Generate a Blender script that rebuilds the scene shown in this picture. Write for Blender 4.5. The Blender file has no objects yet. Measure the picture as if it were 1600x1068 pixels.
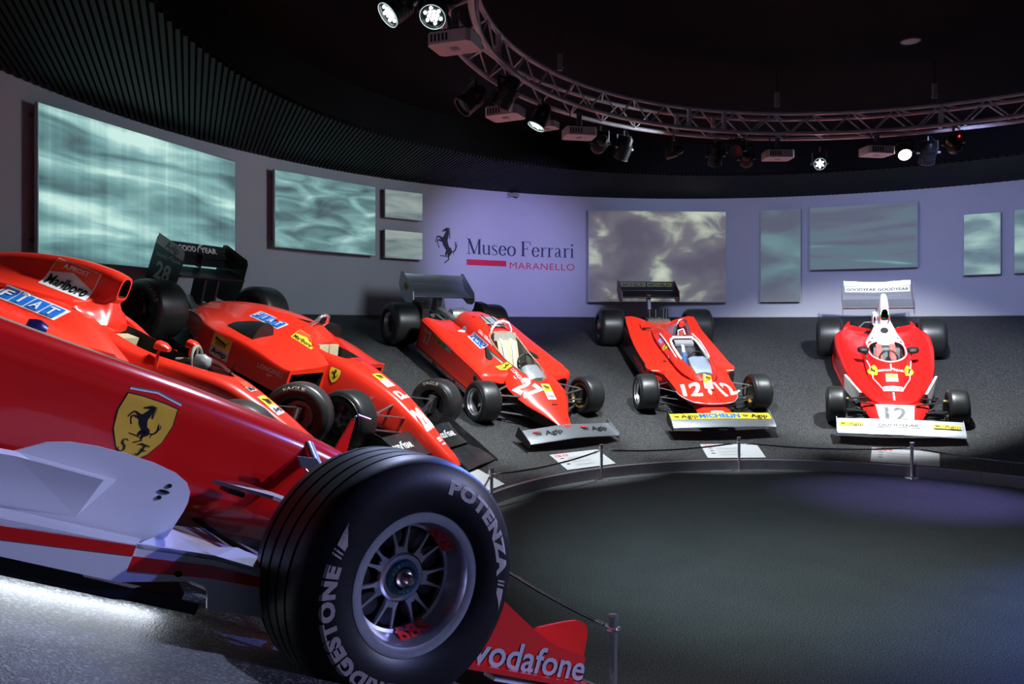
import bpy, bmesh, math, random
from mathutils import Vector, Matrix
from mathutils.bvhtree import BVHTree
sc = bpy.context.scene
COL = sc.collection
rad, sin, cos, pi = math.radians, math.sin, math.cos, math.pi
random.seed(4)

# ------------------------------------------------------------------ camera, world, exposure
cam_d = bpy.data.cameras.new('camera')
cam_d.sensor_width = 36.0
cam_d.lens = 27.0
cam_d.shift_y = -20 / 1600
cam_d.clip_start = 0.02
cam = bpy.data.objects.new('camera', cam_d)
COL.objects.link(cam)
cam.location = (0, 0, 1.82)
cam.rotation_euler = (rad(90), 0, 0)
sc.camera = cam
vs = sc.view_settings
vs.view_transform = 'Standard'
vs.look = 'None'
vs.gamma = 1.0
vs.use_curve_mapping = False
vs.exposure = 0.0
world = bpy.data.worlds.new('hall_ambience')
sc.world = world
world.use_nodes = True
bg = world.node_tree.nodes['Background']
bg.inputs[0].default_value = (0.40, 0.46, 0.58, 1)
bg.inputs[1].default_value = 0.11

# power of the lamp beams on the truss (watts) and of the lamp strips under the foreground car
LK = {'f04': 450, 'f04b': 900, 'side': 1000, '641': 950, '85': 950, '85b': 300, 'sign': 1300, 'C2': 1050, 'wl': 340, 'T4': 1050, 'wm': 500, 'face': 120, 'warm': 60,
      'T': 1500, 'wr': 650, 'violet': 800, 'floor': 620, 'blue': 1800, 'top': 900, 'tread': 2200, 'strip': 40}

# ------------------------------------------------------------------ the plan of the hall (metres)
C = Vector((3.115, 6.23))        # centre of the round floor
CW = Vector((3.45, 6.75))        # centre of the curved wall
CT = Vector((3.38, 5.62))        # centre of the lighting truss
RR, ZR = 3.74, 0.12              # kerb radius and height
RW, ZB, ZC = 8.7, 2.07, 4.45     # wall radius, foot and head height

def ramp_z(x, y):
    d = Vector((x, y)) - C
    r = d.length
    u = d / r
    o = C - CW
    b = o.dot(u)
    rw = -b + math.sqrt(b * b - (o.dot(o) - RW * RW))
    return ZR + (ZB - ZR) * (r - RR) / (rw - RR)

def ring(c, r, a):               # a in degrees, clockwise from +Y
    return c.x + r * sin(rad(a)), c.y + r * cos(rad(a))

# ------------------------------------------------------------------ materials
MATS = {}
def mat(name, col, rough=.5, metal=0., coat=0., spec=.5, emit=None, es=1., noise=0., nscale=200., bump=0., bscale=300., alpha=1., trans=0., ior=1.45):
    if name in MATS:
        return MATS[name]
    m = bpy.data.materials.new(name)
    m.use_nodes = True
    nt = m.node_tree
    p = nt.nodes['Principled BSDF']
    p.inputs['Base Color'].default_value = (*col, 1)
    p.inputs['Roughness'].default_value = rough
    p.inputs['Metallic'].default_value = metal
    p.inputs['Coat Weight'].default_value = coat
    p.inputs['Coat Roughness'].default_value = .06
    p.inputs['Specular IOR Level'].default_value = spec
    p.inputs['IOR'].default_value = ior
    p.inputs['Alpha'].default_value = alpha
    p.inputs['Transmission Weight'].default_value = trans
    if emit:
        p.inputs['Emission Color'].default_value = (*emit, 1)
        p.inputs['Emission Strength'].default_value = es
    if noise or bump:
        tc = nt.nodes.new('ShaderNodeTexCoord')
    if noise:
        n = nt.nodes.new('ShaderNodeTexNoise')
        n.inputs['Scale'].default_value = nscale
        n.inputs['Detail'].default_value = 4
        nt.links.new(tc.outputs['Object'], n.inputs['Vector'])
        r = nt.nodes.new('ShaderNodeValToRGB')
        r.color_ramp.elements[0].position = .3
        r.color_ramp.elements[1].position = .7
        r.color_ramp.elements[0].color = (*[c * (1 - noise) for c in col], 1)
        r.color_ramp.elements[1].color = (*[min(1, c * (1 + noise)) for c in col], 1)
        nt.links.new(n.outputs['Fac'], r.inputs['Fac'])
        nt.links.new(r.outputs['Color'], p.inputs['Base Color'])
    if bump:
        n2 = nt.nodes.new('ShaderNodeTexNoise')
        n2.inputs['Scale'].default_value = bscale
        n2.inputs['Detail'].default_value = 3
        nt.links.new(tc.outputs['Object'], n2.inputs['Vector'])
        b = nt.nodes.new('ShaderNodeBump')
        b.inputs['Strength'].default_value = bump
        b.inputs['Distance'].default_value = .01
        nt.links.new(n2.outputs['Fac'], b.inputs['Height'])
        nt.links.new(b.outputs['Normal'], p.inputs['Normal'])
    MATS[name] = m
    return m

RED = mat('racing_red_paint', (.80, .012, .010), .22, coat=.6, noise=.04, nscale=3)
RED2 = mat('orange_red_paint', (.80, .030, .014), .30, coat=.35, noise=.04, nscale=3)
WHITE = mat('white_paint', (.80, .80, .80), .25, coat=.5, noise=.03, nscale=4)
BLACK = mat('satin_black_paint', (.010, .010, .011), .46, noise=.2, nscale=8)
CARBON = mat('bare_carbon', (.016, .016, .018), .4, noise=.3, nscale=60)
DARK = mat('dark_void', (.004, .004, .004), .9, noise=.2, nscale=20)
RUBBER = mat('slick_rubber', (.012, .013, .0135), .40, bump=.05, bscale=90, noise=.15, nscale=30)
WETR = mat('grooved_rubber', (.006, .006, .007), .46, spec=.45, noise=.15, nscale=30, bump=.03, bscale=120)
ALU = mat('polished_aluminium', (.38, .41, .45), .30, metal=.72, noise=.06, nscale=25, bump=.02, bscale=40)
STEEL = mat('brushed_steel', (.55, .56, .60), .3, metal=1, noise=.1, nscale=12)
CHROME = mat('chrome', (.80, .81, .85), .16, metal=.88, noise=.03, nscale=10)
GREY = mat('grey_metal', (.16, .16, .17), .4, metal=.8, noise=.2, nscale=30)
GOLD = mat('gold_magnesium', (.50, .38, .16), .38, metal=.9, noise=.1, nscale=40)
RIMS = mat('silver_rim', (.58, .58, .62), .3, metal=.85, noise=.06, nscale=40)
YELLOW = mat('yellow_vinyl', (.86, .66, .04), .35, coat=.3, noise=.03, nscale=20)
GYELLOW = mat('shield_yellow', (.86, .52, .05), .35, coat=.3, noise=.03, nscale=10)
BLUE = mat('blue_vinyl', (.015, .16, .62), .35, coat=.3, noise=.05, nscale=20)
INK = mat('black_vinyl', (.010, .010, .012), .4, noise=.1, nscale=20)
VWHITE = mat('white_vinyl', (.72, .72, .72), .4, noise=.03, nscale=20)
VRED = mat('red_vinyl', (.78, .03, .03), .4, noise=.04, nscale=20)
ORANGE = mat('fluorescent_red_vinyl', (.90, .08, .03), .4, noise=.04, nscale=20)
GREEN = mat('green_vinyl', (.01, .20, .07), .4, noise=.04, nscale=20)
TYREINK = mat('tyre_paint', (.26, .22, .17), .6, noise=.15, nscale=60)
DIMINK = mat('faded_tyre_paint', (.20, .19, .17), .7, noise=.3, nscale=60)
CREAM = mat('cream_padding', (.50, .42, .26), .7, noise=.08, nscale=40)
BEIGE = mat('grey_beige_lining', (.27, .27, .23), .6, noise=.1, nscale=20)
GLASS = mat('tinted_screen', (.85, .9, .95), .05, trans=1., alpha=.22, ior=1.1, noise=.02, nscale=4)
BELTR = mat('red_belt', (.70, .10, .08), .7, noise=.1, nscale=80)
BELTB = mat('blue_belt', (.03, .15, .45), .7, noise=.1, nscale=80)
LBLUE = mat('pale_dash_panel', (.34, .41, .50), .4, noise=.05, nscale=30)
GREYW = mat('grey_vinyl', (.30, .29, .31), .5, noise=.06, nscale=20)

# ------------------------------------------------------------------ objects
def obj(name, verts, faces, m=None, parent=None, smooth=None, mats=None, fm=None):
    me = bpy.data.meshes.new(name)
    me.from_pydata([tuple(v) for v in verts], [], faces)
    me.update()
    for x in (mats or ([m] if m else [])):
        me.materials.append(x)
    if fm:
        for p, i in zip(me.polygons, fm):
            p.material_index = i
    if smooth is not None:
        me.polygons.foreach_set('use_smooth', [True] * len(me.polygons))
        if smooth:
            me.set_sharp_from_angle(angle=rad(smooth))
    o = bpy.data.objects.new(name, me)
    COL.objects.link(o)
    if parent:
        o.parent = parent
    return o

def tag(o, label=None, cat=None, group=None, kind=None):
    if label: o['label'] = label
    if cat: o['category'] = cat
    if group: o['group'] = group
    if kind: o['kind'] = kind
    return o

def empty(name, M=None, parent=None):
    o = bpy.data.objects.new(name, None)
    o.empty_display_size = .1
    COL.objects.link(o)
    if M is not None:
        o.matrix_world = M
    if parent:
        o.parent = parent
    return o

class MB:
    """collects simple shapes into one mesh"""
    def __init__(s):
        s.v, s.f, s.m = [], [], []
    def add(s, vs, fs, mi=0, M=None):
        n = len(s.v)
        for v in vs:
            v = Vector(v)
            s.v.append(M @ v if M is not None else v)
        for f in fs:
            s.f.append(tuple(i + n for i in f))
            s.m.append(mi)
        return s
    def box(s, a, b, mi=0, M=None):
        x0, y0, z0 = a
        x1, y1, z1 = b
        vs = [(x0,y0,z0),(x1,y0,z0),(x1,y1,z0),(x0,y1,z0),(x0,y0,z1),(x1,y0,z1),(x1,y1,z1),(x0,y1,z1)]
        return s.add(vs, [(0,3,2,1),(4,5,6,7),(0,1,5,4),(1,2,6,5),(2,3,7,6),(3,0,4,7)], mi, M)
    def prism(s, poly, off, mi=0, M=None):
        """poly: 3D points, extruded by vector off"""
        n = len(poly)
        o = Vector(off)
        vs = [Vector(p) for p in poly] + [Vector(p) + o for p in poly]
        fs = [tuple(range(n))[::-1], tuple(range(n, 2*n))] + [(i, (i+1) % n, (i+1) % n + n, i + n) for i in range(n)]
        return s.add(vs, fs, mi, M)
    def tube(s, path, r, n=8, mi=0, closed=False, flat=1.0, M=None):
        P = [Vector(p) for p in path]
        k = len(P)
        vs, fs = [], []
        up = Vector((0, 0, 1))
        for i in range(k):
            if closed:
                t = P[(i+1) % k] - P[i-1]
            else:
                t = P[min(i+1, k-1)] - P[max(i-1, 0)]
            t.normalize()
            ref = up if abs(t.dot(up)) < .95 else Vector((1, 0, 0))
            a = t.cross(ref).normalized()
            b = a.cross(t)
            rr = r[i] if isinstance(r, (list, tuple)) else r
            for j in range(n):
                w = 2 * pi * j / n
                vs.append(P[i] + a * (cos(w) * rr) + b * (sin(w) * rr * flat))
        for i in range(k if closed else k - 1):
            q = (i + 1) % k
            for j in range(n):
                fs.append((i*n+j, i*n+(j+1) % n, q*n+(j+1) % n, q*n+j))
        if not closed:
            fs.append(tuple(range(n))[::-1])
            fs.append(tuple((k-1)*n + j for j in range(n)))
        return s.add(vs, fs, mi, M)
    def lathe(s, prof, n=32, mi=0, M=None, closed=False, axis='y', mif=None):
        """prof: (radius, along)"""
        vs, fs = [], []
        k = len(prof)
        for j in range(n):
            w = 2 * pi * j / n
            for (r, h) in prof:
                if axis == 'y': vs.append((r*cos(w), h, r*sin(w)))
                elif axis == 'z': vs.append((r*cos(w), r*sin(w), h))
                else: vs.append((h, r*cos(w), r*sin(w)))
        for j in range(n):
            q = (j + 1) % n
            for i in range(k if closed else k - 1):
                i2 = (i + 1) % k
                fs.append((j*k+i, j*k+i2, q*k+i2, q*k+i))
        n0 = len(s.f)
        s.add(vs, fs, mi, M)
        if mif:
            for x in range(n0, len(s.f)):
                s.m[x] = mif((x - n0) % (k if closed else k - 1))
        return s
    def build(s, name, m=None, parent=None, smooth=None, mats=None):
        return obj(name, s.v, s.f, m, parent, smooth, mats, s.m if mats else None)

def recolour(o, test, m):
    o.data.materials.append(m)
    k = len(o.data.materials) - 1
    for p in o.data.polygons:
        if test(p.center, p.normal):
            p.material_index = k
    return o

def fixnormals(o):
    bm = bmesh.new()
    bm.from_mesh(o.data)
    bmesh.ops.recalc_face_normals(bm, faces=bm.faces)
    bm.to_mesh(o.data)
    bm.free()
    return o

def cr(p0, p1, p2, p3, t, s1=False, s2=False):
    """hermite segment p1-p2 with catmull tangents, sharp ends optional"""
    m1 = (p2 - p1) if s1 else (p2 - p0) * .5
    m2 = (p2 - p1) if s2 else (p3 - p1) * .5
    t2, t3 = t*t, t*t*t
    return p1*(2*t3-3*t2+1) + m1*(t3-2*t2+t) + p2*(-2*t3+3*t2) + m2*(t3-t2)

def loft(secs, sharp=(), nr=4, nx=5, mirror=True, capf=True, capb=True, xsharp=()):
    """secs: list of (x, [(y,z)...]) half outlines from the top centre to the bottom centre (mirror) or closed rings;
       optional third entry = rake (x shift per unit of z). Returns verts, faces, ring length"""
    rings = []
    for s in secs:
        x, pts = s[0], s[1]
        rake = s[2] if len(s) > 2 else 0.
        P = [Vector((x + rake * p[1], p[0], p[1])) for p in pts]
        k = len(P)
        out = []
        if mirror:
            for i in range(k - 1):
                a = P[i-1] if i > 0 else Vector((P[1].x, -P[1].y, P[1].z))
                d = P[i+2] if i + 2 < k else Vector((P[k-2].x, -P[k-2].y, P[k-2].z))
                for q in range(nr):
                    out.append(cr(a, P[i], P[i+1], d, q/nr, i in sharp, (i+1) in sharp))
            out.append(P[-1])
            left = [Vector((p.x, -p.y, p.z)) for p in out[1:-1]][::-1]
            out = out + left
        else:
            for i in range(k):
                for q in range(nr):
                    out.append(cr(P[i-1], P[i], P[(i+1) % k], P[(i+2) % k], q/nr, i in sharp, ((i+1) % k) in sharp))
        rings.append(out)
    n = len(rings[0])
    R = []
    for i in range(len(rings) - 1):
        a = rings[i-1] if i > 0 else rings[i]
        b, c = rings[i], rings[i+1]
        d = rings[i+2] if i + 2 < len(rings) else rings[i+1]
        h = [abs(c[0].x - b[0].x) or 1e-6, abs(b[0].x - a[0].x), abs(d[0].x - c[0].x)]
        for q in range(nx):
            t = q / nx
            row = []
            for j in range(n):
                p1, p2 = b[j], c[j]
                e = p2 - p1
                if i == 0 or h[1] < 1e-6 or i in xsharp: m1 = e
                else:
                    e0 = p1 - a[j]
                    m1 = (e0 * (h[0]/h[1]) * h[0] + e * h[1]) / (h[0] + h[1])
                if i + 2 >= len(rings) or h[2] < 1e-6 or (i+1) in xsharp: m2 = e
                else:
                    e2 = d[j] - p2
                    m2 = (e * h[2] + e2 * (h[0]/h[2]) * h[0]) / (h[0] + h[2])
                t2, t3 = t*t, t*t*t
                row.append(p1*(2*t3-3*t2+1) + m1*(t3-2*t2+t) + p2*(-2*t3+3*t2) + m2*(t3-t2))
            R.append(row)
    R.append(rings[-1])
    vs = [p for r in R for p in r]
    fs = []
    for i in range(len(R) - 1):
        for j in range(n):
            q = (j + 1) % n
            fs.append((i*n+j, i*n+q, (i+1)*n+q, (i+1)*n+j))
    if capf: fs.append(tuple(range(n))[::-1])
    if capb: fs.append(tuple((len(R)-1)*n + j for j in range(n)))
    return vs, fs, n

def loft_obj(name, secs, m, parent, sharp=(), nr=4, nx=5, mirror=True, smooth=38, recess=None, rback=None, xsharp=(), mats=None):
    """recess=(scale, depth) makes a dark mouth at the first section"""
    vs, fs, n = loft(secs, sharp, nr, nx, mirror, recess is None, rback is None, xsharp)
    fm = [0] * len(fs)
    def mouth(base, sign, rs, dp):
        c = sum((vs[base + j] for j in range(n)), Vector()) / n
        i0 = len(vs)
        for j in range(n):
            vs.append(c + (vs[base+j] - c) * rs)
        for j in range(n):
            vs.append(c + (vs[base+j] - c) * rs * .92 + Vector((sign * dp, 0, 0)))
        for j in range(n):
            q = (j + 1) % n
            fs.append((base+j, base+q, i0+q, i0+j)); fm.append(0)
            fs.append((i0+j, i0+q, i0+n+q, i0+n+j)); fm.append(1)
        fs.append(tuple(i0 + n + j for j in range(n))); fm.append(1)
    nrows = len(vs) // n
    if recess: mouth(0, -1, *recess)
    if rback: mouth((nrows - 1) * n, 1, *rback)
    o = obj(name, vs, fs, None, parent, smooth, mats or [m, DARK], fm)
    return fixnormals(o)

def cut(o, cutter):
    """boolean difference, cutter removed afterwards"""
    md = o.modifiers.new('cut', 'BOOLEAN')
    md.operation = 'DIFFERENCE'
    md.solver = 'EXACT'
    md.object = cutter
    md.material_mode = 'TRANSFER'
    dg = bpy.context.evaluated_depsgraph_get()
    me = bpy.data.meshes.new_from_object(o.evaluated_get(dg))
    o.modifiers.clear()
    old = o.data
    o.data = me
    me.name = o.name
    bpy.data.meshes.remove(old)
    cm = cutter.data
    bpy.data.objects.remove(cutter)
    bpy.data.meshes.remove(cm)
    me.set_sharp_from_angle(angle=rad(38))
    return o

def smooth_closed(pts, n=6):
    P = [Vector(p) for p in pts]
    k = len(P)
    return [cr(P[i-1], P[i], P[(i+1) % k], P[(i+2) % k], q/n) for i in range(k) for q in range(n)]

# ------------------------------------------------------------------ flat print: lettering and emblems
TXT = {}
def text2d(body, bold=0., shear=0., space=1.):
    """filled outline of a word, normalised to cap height about 1, centred"""
    key = (body, bold, shear, space)
    if key in TXT:
        return TXT[key]
    c = bpy.data.curves.new('t', 'FONT')
    c.body = body
    c.size = 1.37
    c.offset = bold
    c.shear = shear
    c.space_character = space
    c.resolution_u = 3
    o = bpy.data.objects.new('t', c)
    m = o.to_mesh()
    v = [(p.co.x, p.co.y) for p in m.vertices]
    f = [tuple(p.vertices) for p in m.polygons]
    o.to_mesh_clear()
    bpy.data.objects.remove(o)
    bpy.data.curves.remove(c)
    x0 = min(p[0] for p in v); x1 = max(p[0] for p in v)
    v = [(p[0] - (x0 + x1) / 2, p[1] - .5) for p in v]
    TXT[key] = (v, f, x1 - x0)
    return TXT[key]

def word(body, w, h, cx=0., cy=0., bold=.02, shear=0., space=1., rot=0.):
    """word fitted to width w and cap height h"""
    v, f, tw = text2d(body, bold, shear, space)
    sx = w / tw
    c, s = cos(rot), sin(rot)
    return [((x*sx*c - y*h*s) + cx, (x*sx*s + y*h*c) + cy) for x, y in v], f

def poly(pts):
    return list(pts), [tuple(range(len(pts)))]

def quad(w, h, cx=0., cy=0., sk=0.):
    return poly([(cx-w/2-sk*h/2, cy-h/2), (cx+w/2-sk*h/2, cy-h/2), (cx+w/2+sk*h/2, cy+h/2), (cx-w/2+sk*h/2, cy+h/2)])

def disc(r, cx=0., cy=0., n=28, ry=None):
    ry = ry or r
    return poly([(cx + r*cos(2*pi*i/n), cy + ry*sin(2*pi*i/n)) for i in range(n)])

def stroke(pts, cap=True):
    """pts: (x, y, width) polyline to a filled ribbon"""
    k = len(pts)
    L, Rr = [], []
    for i in range(k):
        a = pts[max(i-1, 0)]; b = pts[min(i+1, k-1)]
        dx, dy = b[0]-a[0], b[1]-a[1]
        l = math.hypot(dx, dy) or 1
        nx_, ny_ = -dy/l, dx/l
        w = pts[i][2] / 2
        L.append((pts[i][0] + nx_*w, pts[i][1] + ny_*w))
        Rr.append((pts[i][0] - nx_*w, pts[i][1] - ny_*w))
    v = L + Rr
    f = [(i, i+k, i+1+k, i+1) for i in range(k-1)]
    return v, f

def merge(*geos):
    v, f = [], []
    for gv, gf in geos:
        n = len(v)
        v += list(gv)
        f += [tuple(i + n for i in q) for q in gf]
    return v, f

def xf(g, s=1., dx=0., dy=0., rot=0., sx=None):
    c, n = cos(rot), sin(rot)
    sx = sx or s
    return [((x*sx)*c - (y*s)*n + dx, (x*sx)*n + (y*s)*c + dy) for x, y in g[0]], g[1]

def wrap(g, fn, step):
    """cut the flat figure on a grid of the given step and push every vertex through fn(x, y)"""
    bm = bmesh.new()
    bv = [bm.verts.new((x, y, 0)) for x, y in g[0]]
    for f in g[1]:
        try: bm.faces.new([bv[i] for i in f])
        except ValueError: pass
    bmesh.ops.triangulate(bm, faces=bm.faces[:])
    for ax in (0, 1):
        lo = min(p[ax] for p in g[0]); hi = max(p[ax] for p in g[0])
        k = math.floor(lo / step) + 1
        while k * step < hi:
            co = [0, 0, 0]; no = [0, 0, 0]
            co[ax] = k * step; no[ax] = 1
            bmesh.ops.bisect_plane(bm, geom=bm.verts[:] + bm.edges[:] + bm.faces[:], plane_co=co, plane_no=no, dist=1e-6)
            k += 1
    bmesh.ops.triangulate(bm, faces=[f for f in bm.faces if len(f.verts) > 4])
    bm.verts.index_update()
    vs = [fn(v.co.x, v.co.y) for v in bm.verts]
    fs = [tuple(v.index for v in f.verts) for f in bm.faces]
    bm.free()
    return vs, fs

class Skin:
    """surface that decals are laid onto (car-local coordinates)"""
    def __init__(s, objs):
        vs, fs = [], []
        for o in objs:
            n = len(vs)
            vs += [v.co.copy() for v in o.data.vertices]
            fs += [tuple(i + n for i in p.vertices) for p in o.data.polygons]
        s.t = BVHTree.FromPolygons(vs, fs)
    def decal(s, name, layers, at, right, out, parent, step=.05, lift=.004, reach=.6):
        """layers: list of (figure, material), laid at the point `at`, reading along `right`, seen from `out`"""
        o = Vector(at); n = Vector(out).normalized()
        u = Vector(right); u = (u - n * u.dot(n)).normalized()
        w = n.cross(u)
        mb = MB(); mats = []
        for i, (g, m) in enumerate(layers):
            if m not in mats: mats.append(m)
            def fn(x, y):
                p = o + u * x + w * y
                h = s.t.ray_cast(p + n * reach, -n, reach * 2.5)
                q = h[0] if h[0] is not None else p
                return q + n * (lift * (1 + .6 * i))
            vs, fs = wrap(g, fn, step)
            mb.add(vs, fs, mats.index(m))
        return mb.build(name, None, parent, None, mats)

def flat_decal(name, layers, M, parent, lift=.002):
    mb = MB(); mats = []
    for i, (g, m) in enumerate(layers):
        if m not in mats: mats.append(m)
        mb.add([(x, y, lift * (1 + .6*i)) for x, y in g[0]], g[1], mats.index(m), M)
    return mb.build(name, None, parent, None, mats)

def frame(at, right, out):
    n = Vector(out).normalized()
    u = Vector(right); u = (u - n * u.dot(n)).normalized()
    w = n.cross(u)
    M = Matrix((u, w, n)).transposed().to_4x4()
    M.translation = Vector(at)
    return M

# ================================================================== emblems
def horse():
    S = [
        [(232,158,26),(238,175,30),(232,205,38),(220,240,52),(208,275,62),(214,312,62),(234,350,48),(258,374,58),(268,402,44),(266,420,12)],
        [(240,162,22),(218,168,26),(198,180,18),(178,188,11)], [(226,164,9),(224,143,3)], [(236,162,9),(238,144,3)],
        [(196,262,40),(168,256,24),(148,244,20),(130,241,15),(114,268,11),(102,303,8)],
        [(196,285,40),(166,280,22),(136,276,15),(124,290,12),(131,322,9),(145,354,10)],
        [(252,375,44),(226,400,28),(218,424,18),(226,438,13),(196,434,9),(154,432,9)],
        [(268,388,50),(250,424,28),(246,448,18),(256,462,13),(234,480,10),(214,496,12),(203,504,6)],
        [(284,384,10),(304,388,14),(324,370,15),(334,340,15),(328,306,11),(321,278,3)],
        [(332,344,9),(346,318,6),(340,286,3)], [(318,376,8),(302,404,7),(308,424,3)]]
    for k in range(8):
        y = 152 + k * 14
        S.append([(244 + k*1.5, y, 13), (262 + k*1.2, y + 6, 7), (277 - abs(k-3)*2.2, y - 4 + k, 2)])
    g = merge(*[stroke(s) for s in S])
    return [((x - 222) / 360, (325 - y) / 360) for x, y in g[0]], g[1]
HORSE = horse()

def arc(cx, cy, rx, ry, a0, a1, w, n=12, wf=None):
    return [(cx + rx*cos(rad(a0 + (a1-a0)*i/n)), cy + ry*sin(rad(a0 + (a1-a0)*i/n)), wf(a0 + (a1-a0)*i/n) if wf else w) for i in range(n+1)]
def modw(a): return .035 + .095 * abs(cos(rad(a)))        # bowls: thick sides, thin tops
def line(x0, y0, x1, y1, w): return [(x0, y0, w), (x1, y1, w)]
GLY = {
 'M': (1.06, [line(.16,0,.16,1,.045), [(.17,.99,.15),(.54,.03,.15)], line(.55,.02,.88,.98,.045), line(.90,0,.90,1,.15), line(.02,.02,.30,.02,.04), line(.02,.98,.17,.98,.04), line(.76,.02,1.04,.02,.04), line(.88,.98,1.04,.98,.04)]),
 'u': (.68, [[(.15,.64,.12),(.15,.20,.12),(.18,.07,.10),(.28,.02,.06),(.40,.05,.04),(.50,.14,.03)], line(.53,0,.53,.64,.12), line(.03,.625,.15,.625,.035), line(.41,.625,.53,.625,.035), line(.53,.02,.65,.02,.035)]),
 's': (.52, [[(.42,.50,.03),(.40,.60,.04),(.26,.645,.04),(.12,.60,.07),(.09,.50,.09),(.16,.40,.11),(.30,.31,.11),(.41,.22,.10),(.42,.12,.08),(.34,.03,.05),(.22,.00,.035),(.10,.05,.04),(.07,.17,.03)]]),
 'e': (.60, [arc(.30,.32,.22,.315,5,330,0,18,modw), line(.10,.36,.50,.36,.04)]),
 'o': (.66, [arc(.33,.32,.25,.315,0,360,0,22,modw)]),
 'F': (.80, [line(.20,0,.20,1,.15), line(.05,.02,.38,.02,.04), line(.05,.98,.72,.98,.04), [(.73,.99,.02),(.71,.84,.05),(.74,.70,.01)][::-1], line(.22,.52,.52,.52,.04), line(.52,.40,.52,.64,.04)]),
 'r': (.50, [line(.17,0,.17,.64,.12), line(.04,.02,.32,.02,.035), line(.04,.625,.17,.625,.035), [(.20,.42,.03),(.28,.58,.04),(.38,.63,.06),(.44,.57,.08)]]),
 'a': (.62, [[(.12,.52,.07),(.17,.60,.05),(.28,.64,.045),(.38,.58,.09),(.40,.45,.12),(.40,.12,.12),(.45,.03,.06),(.56,.05,.03)], [(.38,.38,.03),(.22,.32,.06),(.12,.22,.10),(.13,.08,.08),(.22,.02,.05),(.33,.08,.03),(.39,.16,.03)]]),
 'i': (.36, [line(.18,0,.18,.64,.12), line(.05,.02,.31,.02,.035), line(.05,.625,.18,.625,.035), [(.11,.87,.13),(.24,.87,.13)]]),
 ' ': (.30, [])}
def serif(txt):
    x, gs = 0, []
    for ch in txt:
        w, ss = GLY[ch]
        for s in ss:
            g = stroke(s)
            gs.append(([(px + x, py) for px, py in g[0]], g[1]))
        x += w
    return merge(*gs), x

# ================================================================== floor, kerb, sloping deck
def carpet(name, base, dots, nscale, rough=.85, bump=.6, e0=.36, e1=.70):
    m = bpy.data.materials.new(name)
    m.use_nodes = True
    nt = m.node_tree
    p = nt.nodes['Principled BSDF']
    tc = nt.nodes.new('ShaderNodeTexCoord')
    n = nt.nodes.new('ShaderNodeTexNoise')
    n.inputs['Scale'].default_value = nscale
    n.inputs['Detail'].default_value = 5
    n.inputs['Roughness'].default_value = .75
    n2 = nt.nodes.new('ShaderNodeTexNoise')
    n2.inputs['Scale'].default_value = 2.2
    n2.inputs['Detail'].default_value = 3
    r = nt.nodes.new('ShaderNodeValToRGB')
    r.color_ramp.elements[0].position = e0
    r.color_ramp.elements[1].position = e1
    r.color_ramp.elements[0].color = (*base, 1)
    r.color_ramp.elements[1].color = (*dots, 1)
    mx = nt.nodes.new('ShaderNodeMixRGB')
    mx.blend_type = 'MULTIPLY'
    mx.inputs[0].default_value = .35
    b = nt.nodes.new('ShaderNodeBump')
    b.inputs['Strength'].default_value = bump
    b.inputs['Distance'].default_value = .006
    for q in (n, n2):
        nt.links.new(tc.outputs['Object'], q.inputs['Vector'])
    nt.links.new(n.outputs['Fac'], r.inputs['Fac'])
    nt.links.new(r.outputs['Color'], mx.inputs[1])
    nt.links.new(n2.outputs['Fac'], mx.inputs[2])
    nt.links.new(mx.outputs['Color'], p.inputs['Base Color'])
    nt.links.new(n.outputs['Fac'], b.inputs['Height'])
    nt.links.new(b.outputs['Normal'], p.inputs['Normal'])
    p.inputs['Roughness'].default_value = rough
    p.inputs['Specular IOR Level'].default_value = .35
    return m
FLOORM = carpet('floor_carpet', (.030, .034, .036), (.20, .22, .225), 110, .85, .6, .42, .62)
RAMPM = carpet('granular_deck_covering', (.010, .011, .012), (.12, .125, .13), 85, .55, 1.0, .50, .74)
def granules(m, scale):
    nt = m.node_tree
    p = nt.nodes['Principled BSDF']
    tc = nt.nodes.new('ShaderNodeTexCoord')
    v = nt.nodes.new('ShaderNodeTexVoronoi')
    v.inputs['Scale'].default_value = scale
    r = nt.nodes.new('ShaderNodeValToRGB')
    e = r.color_ramp.elements
    e[0].position = .25; e[0].color = (.005, .0055, .006, 1)
    e[1].position = 1.0; e[1].color = (.15, .155, .16, 1)
    q = e.new(.72); q.color = (.012, .013, .014, 1)
    s = nt.nodes.new('ShaderNodeSeparateColor')
    b = nt.nodes.new('ShaderNodeBump')
    b.inputs['Strength'].default_value = .7
    b.inputs['Distance'].default_value = .004
    nt.links.new(tc.outputs['Object'], v.inputs['Vector'])
    nt.links.new(v.outputs['Color'], s.inputs[0])
    nt.links.new(s.outputs[0], r.inputs['Fac'])
    nt.links.new(r.outputs['Color'], p.inputs['Base Color'])
    nt.links.new(v.outputs['Distance'], b.inputs['Height'])
    nt.links.new(b.outputs['Normal'], p.inputs['Normal'])
granules(RAMPM, 190)

A0, A1 = -172, 128               # span of the sloping deck round the floor centre
n = 120
mb = MB()
vs = [(C.x, C.y, 0)] + [(*ring(C, 3.80, 360*i/n), 0) for i in range(n)]
mb.add(vs, [(0, 1 + (i+1) % n, 1 + i) for i in range(n)])
far = [ring(C, 14, 360*i/n) for i in range(n)]
mb.add([(*ring(C, 3.80, 360*i/n), 0) for i in range(n)] + [(*f, 0) for f in far], [(i, (i+1) % n, n + (i+1) % n, n + i) for i in range(n)])
fl = mb.build('floor', FLOORM)
tag(fl, 'dark grey carpeted round floor in the middle of the hall', kind='structure')

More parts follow.
